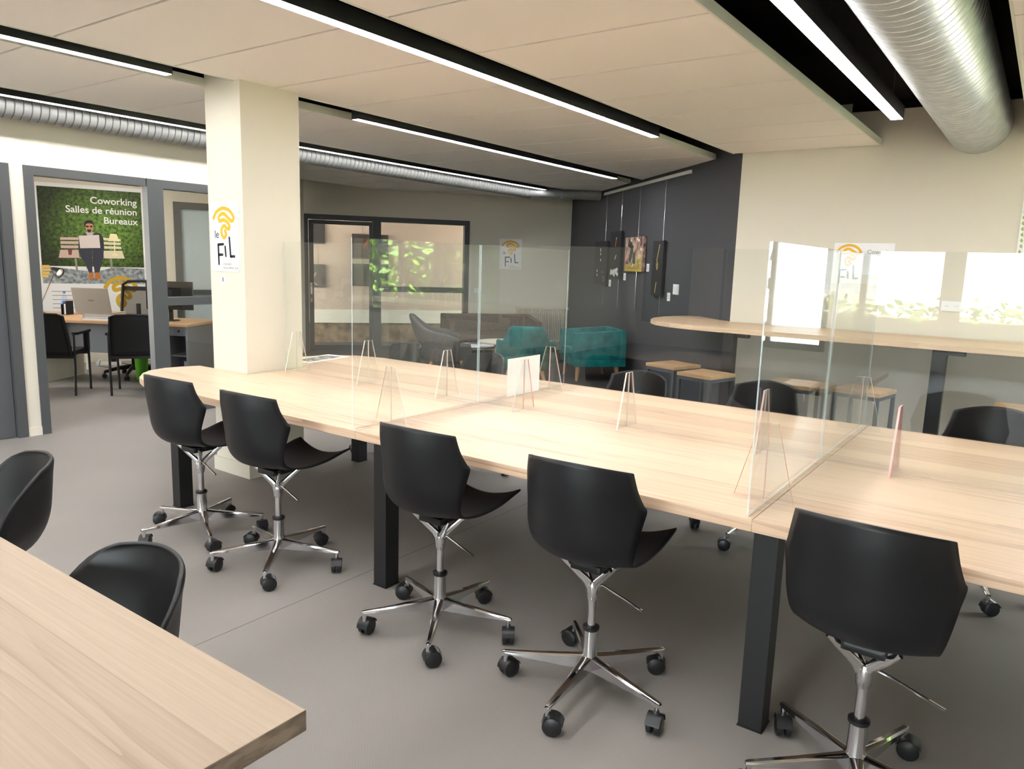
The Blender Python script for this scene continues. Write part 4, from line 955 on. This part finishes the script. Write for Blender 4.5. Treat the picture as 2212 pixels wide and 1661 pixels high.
r = thing('waste_bin', 'bright green tapered waste bin under the desk beside the doorway mullion', 'bin', (-8.77, 4.62, 0)); b = MB(); b.lathe([(.055, 0), (.062, .01), (.085, .42), (.088, .425), (.078, .425), (.055, .02)], 28); b.build('bin_body', M_green, r, smooth=True)
r = thing('power_strip', 'white multi-socket power strip on the office floor by the wall', 'power strip', (-10.25, 4.95, 0), 1.2); MB().box(-.15, .15, -.03, .03, 0, .045, bevel=.006).build('strip_body', M_socket, r)
b = MB(); b.box(.03, .10, -.028, .028, .0455, .10, bevel=.01); b.build('black_adapter', M_blackmetal, r); b = MB(); b.box(-.13, -.08, -.02, .02, .0455, .08, bevel=.008); b.build('white_plug', M_socket, r)
b = MB(); b.tube([(.06, .02, .09), (.12, .06, .03), (.2, .0, .006), (.30, -.1, .006), (.45, -.15, .006), (.55, -.12, .006)], .004, 6); b.tube([(-.10, -.02, .07), (-.12, -.08, .006), (-.05, -.25, .006), (.05, -.40, .006)], .004, 6); b.build('cable', M_blackmetal, r, smooth=True)
r = thing('roll_banner', 'tall white roll-up banner with dark text beyond the inner office door', 'banner', (-11.2, 7.25, 0), math.atan2(.94, .34)); b = MB(); b.box(-.45, .45, -.06, .06, 0, .08); b.build('base', M_alu, r)
MB().box(-.42, .42, -.004, .004, .08, 2.0).build('banner_sheet', M_white, r)
Mx = Matrix(((1, 0, 0, 0), (0, 0, -1, -.0045), (0, 1, 0, 0), (0, 0, 0, 1)))
text('FOUGERES', .11, M_ink, r, Mx @ T3((-.40, 1.66, 0))); text('AGGLO', .10, M_ink, r, Mx @ T3((-.40, 1.46, 0)))
b = MB()
for i in range(9): b.box(-.38, .1+.25*rnd.random(), -.0052, -.004, 1.02-.055*i, 1.04-.055*i)
b.build('text_lines', M_inklight, r)

# unseen panel lamps added to brighten the office and the corridor
def panel_lamp(M, label, power=9):
    r = thing('added_ceiling_lamp', label, 'lamp'); b = MB(); b.box(-.31, .31, -.31, .31, -.02, 0); b.build('frame', M_white, r); MB().box(-.29, .29, -.29, .29, -.024, -.02).build('diffuser', emit('panel_diffuser', (1, .96, .9, 1), power), r); r.matrix_world = M; return r
panel_lamp(T3((-8.7, 3.4, 2.659)), 'unseen square panel lamp added over the office visitor chairs')
panel_lamp(T3((-9.3, 4.9, 2.659)), 'unseen square panel lamp added over the office desk')
MF = F_FAR @ T3((1.0, 2.598, -.65)) @ Matrix.Rotation(-pi/2, 4, 'X')
panel_lamp(MF, 'unseen square panel lamp added in the room behind the glazed door', 1.3)
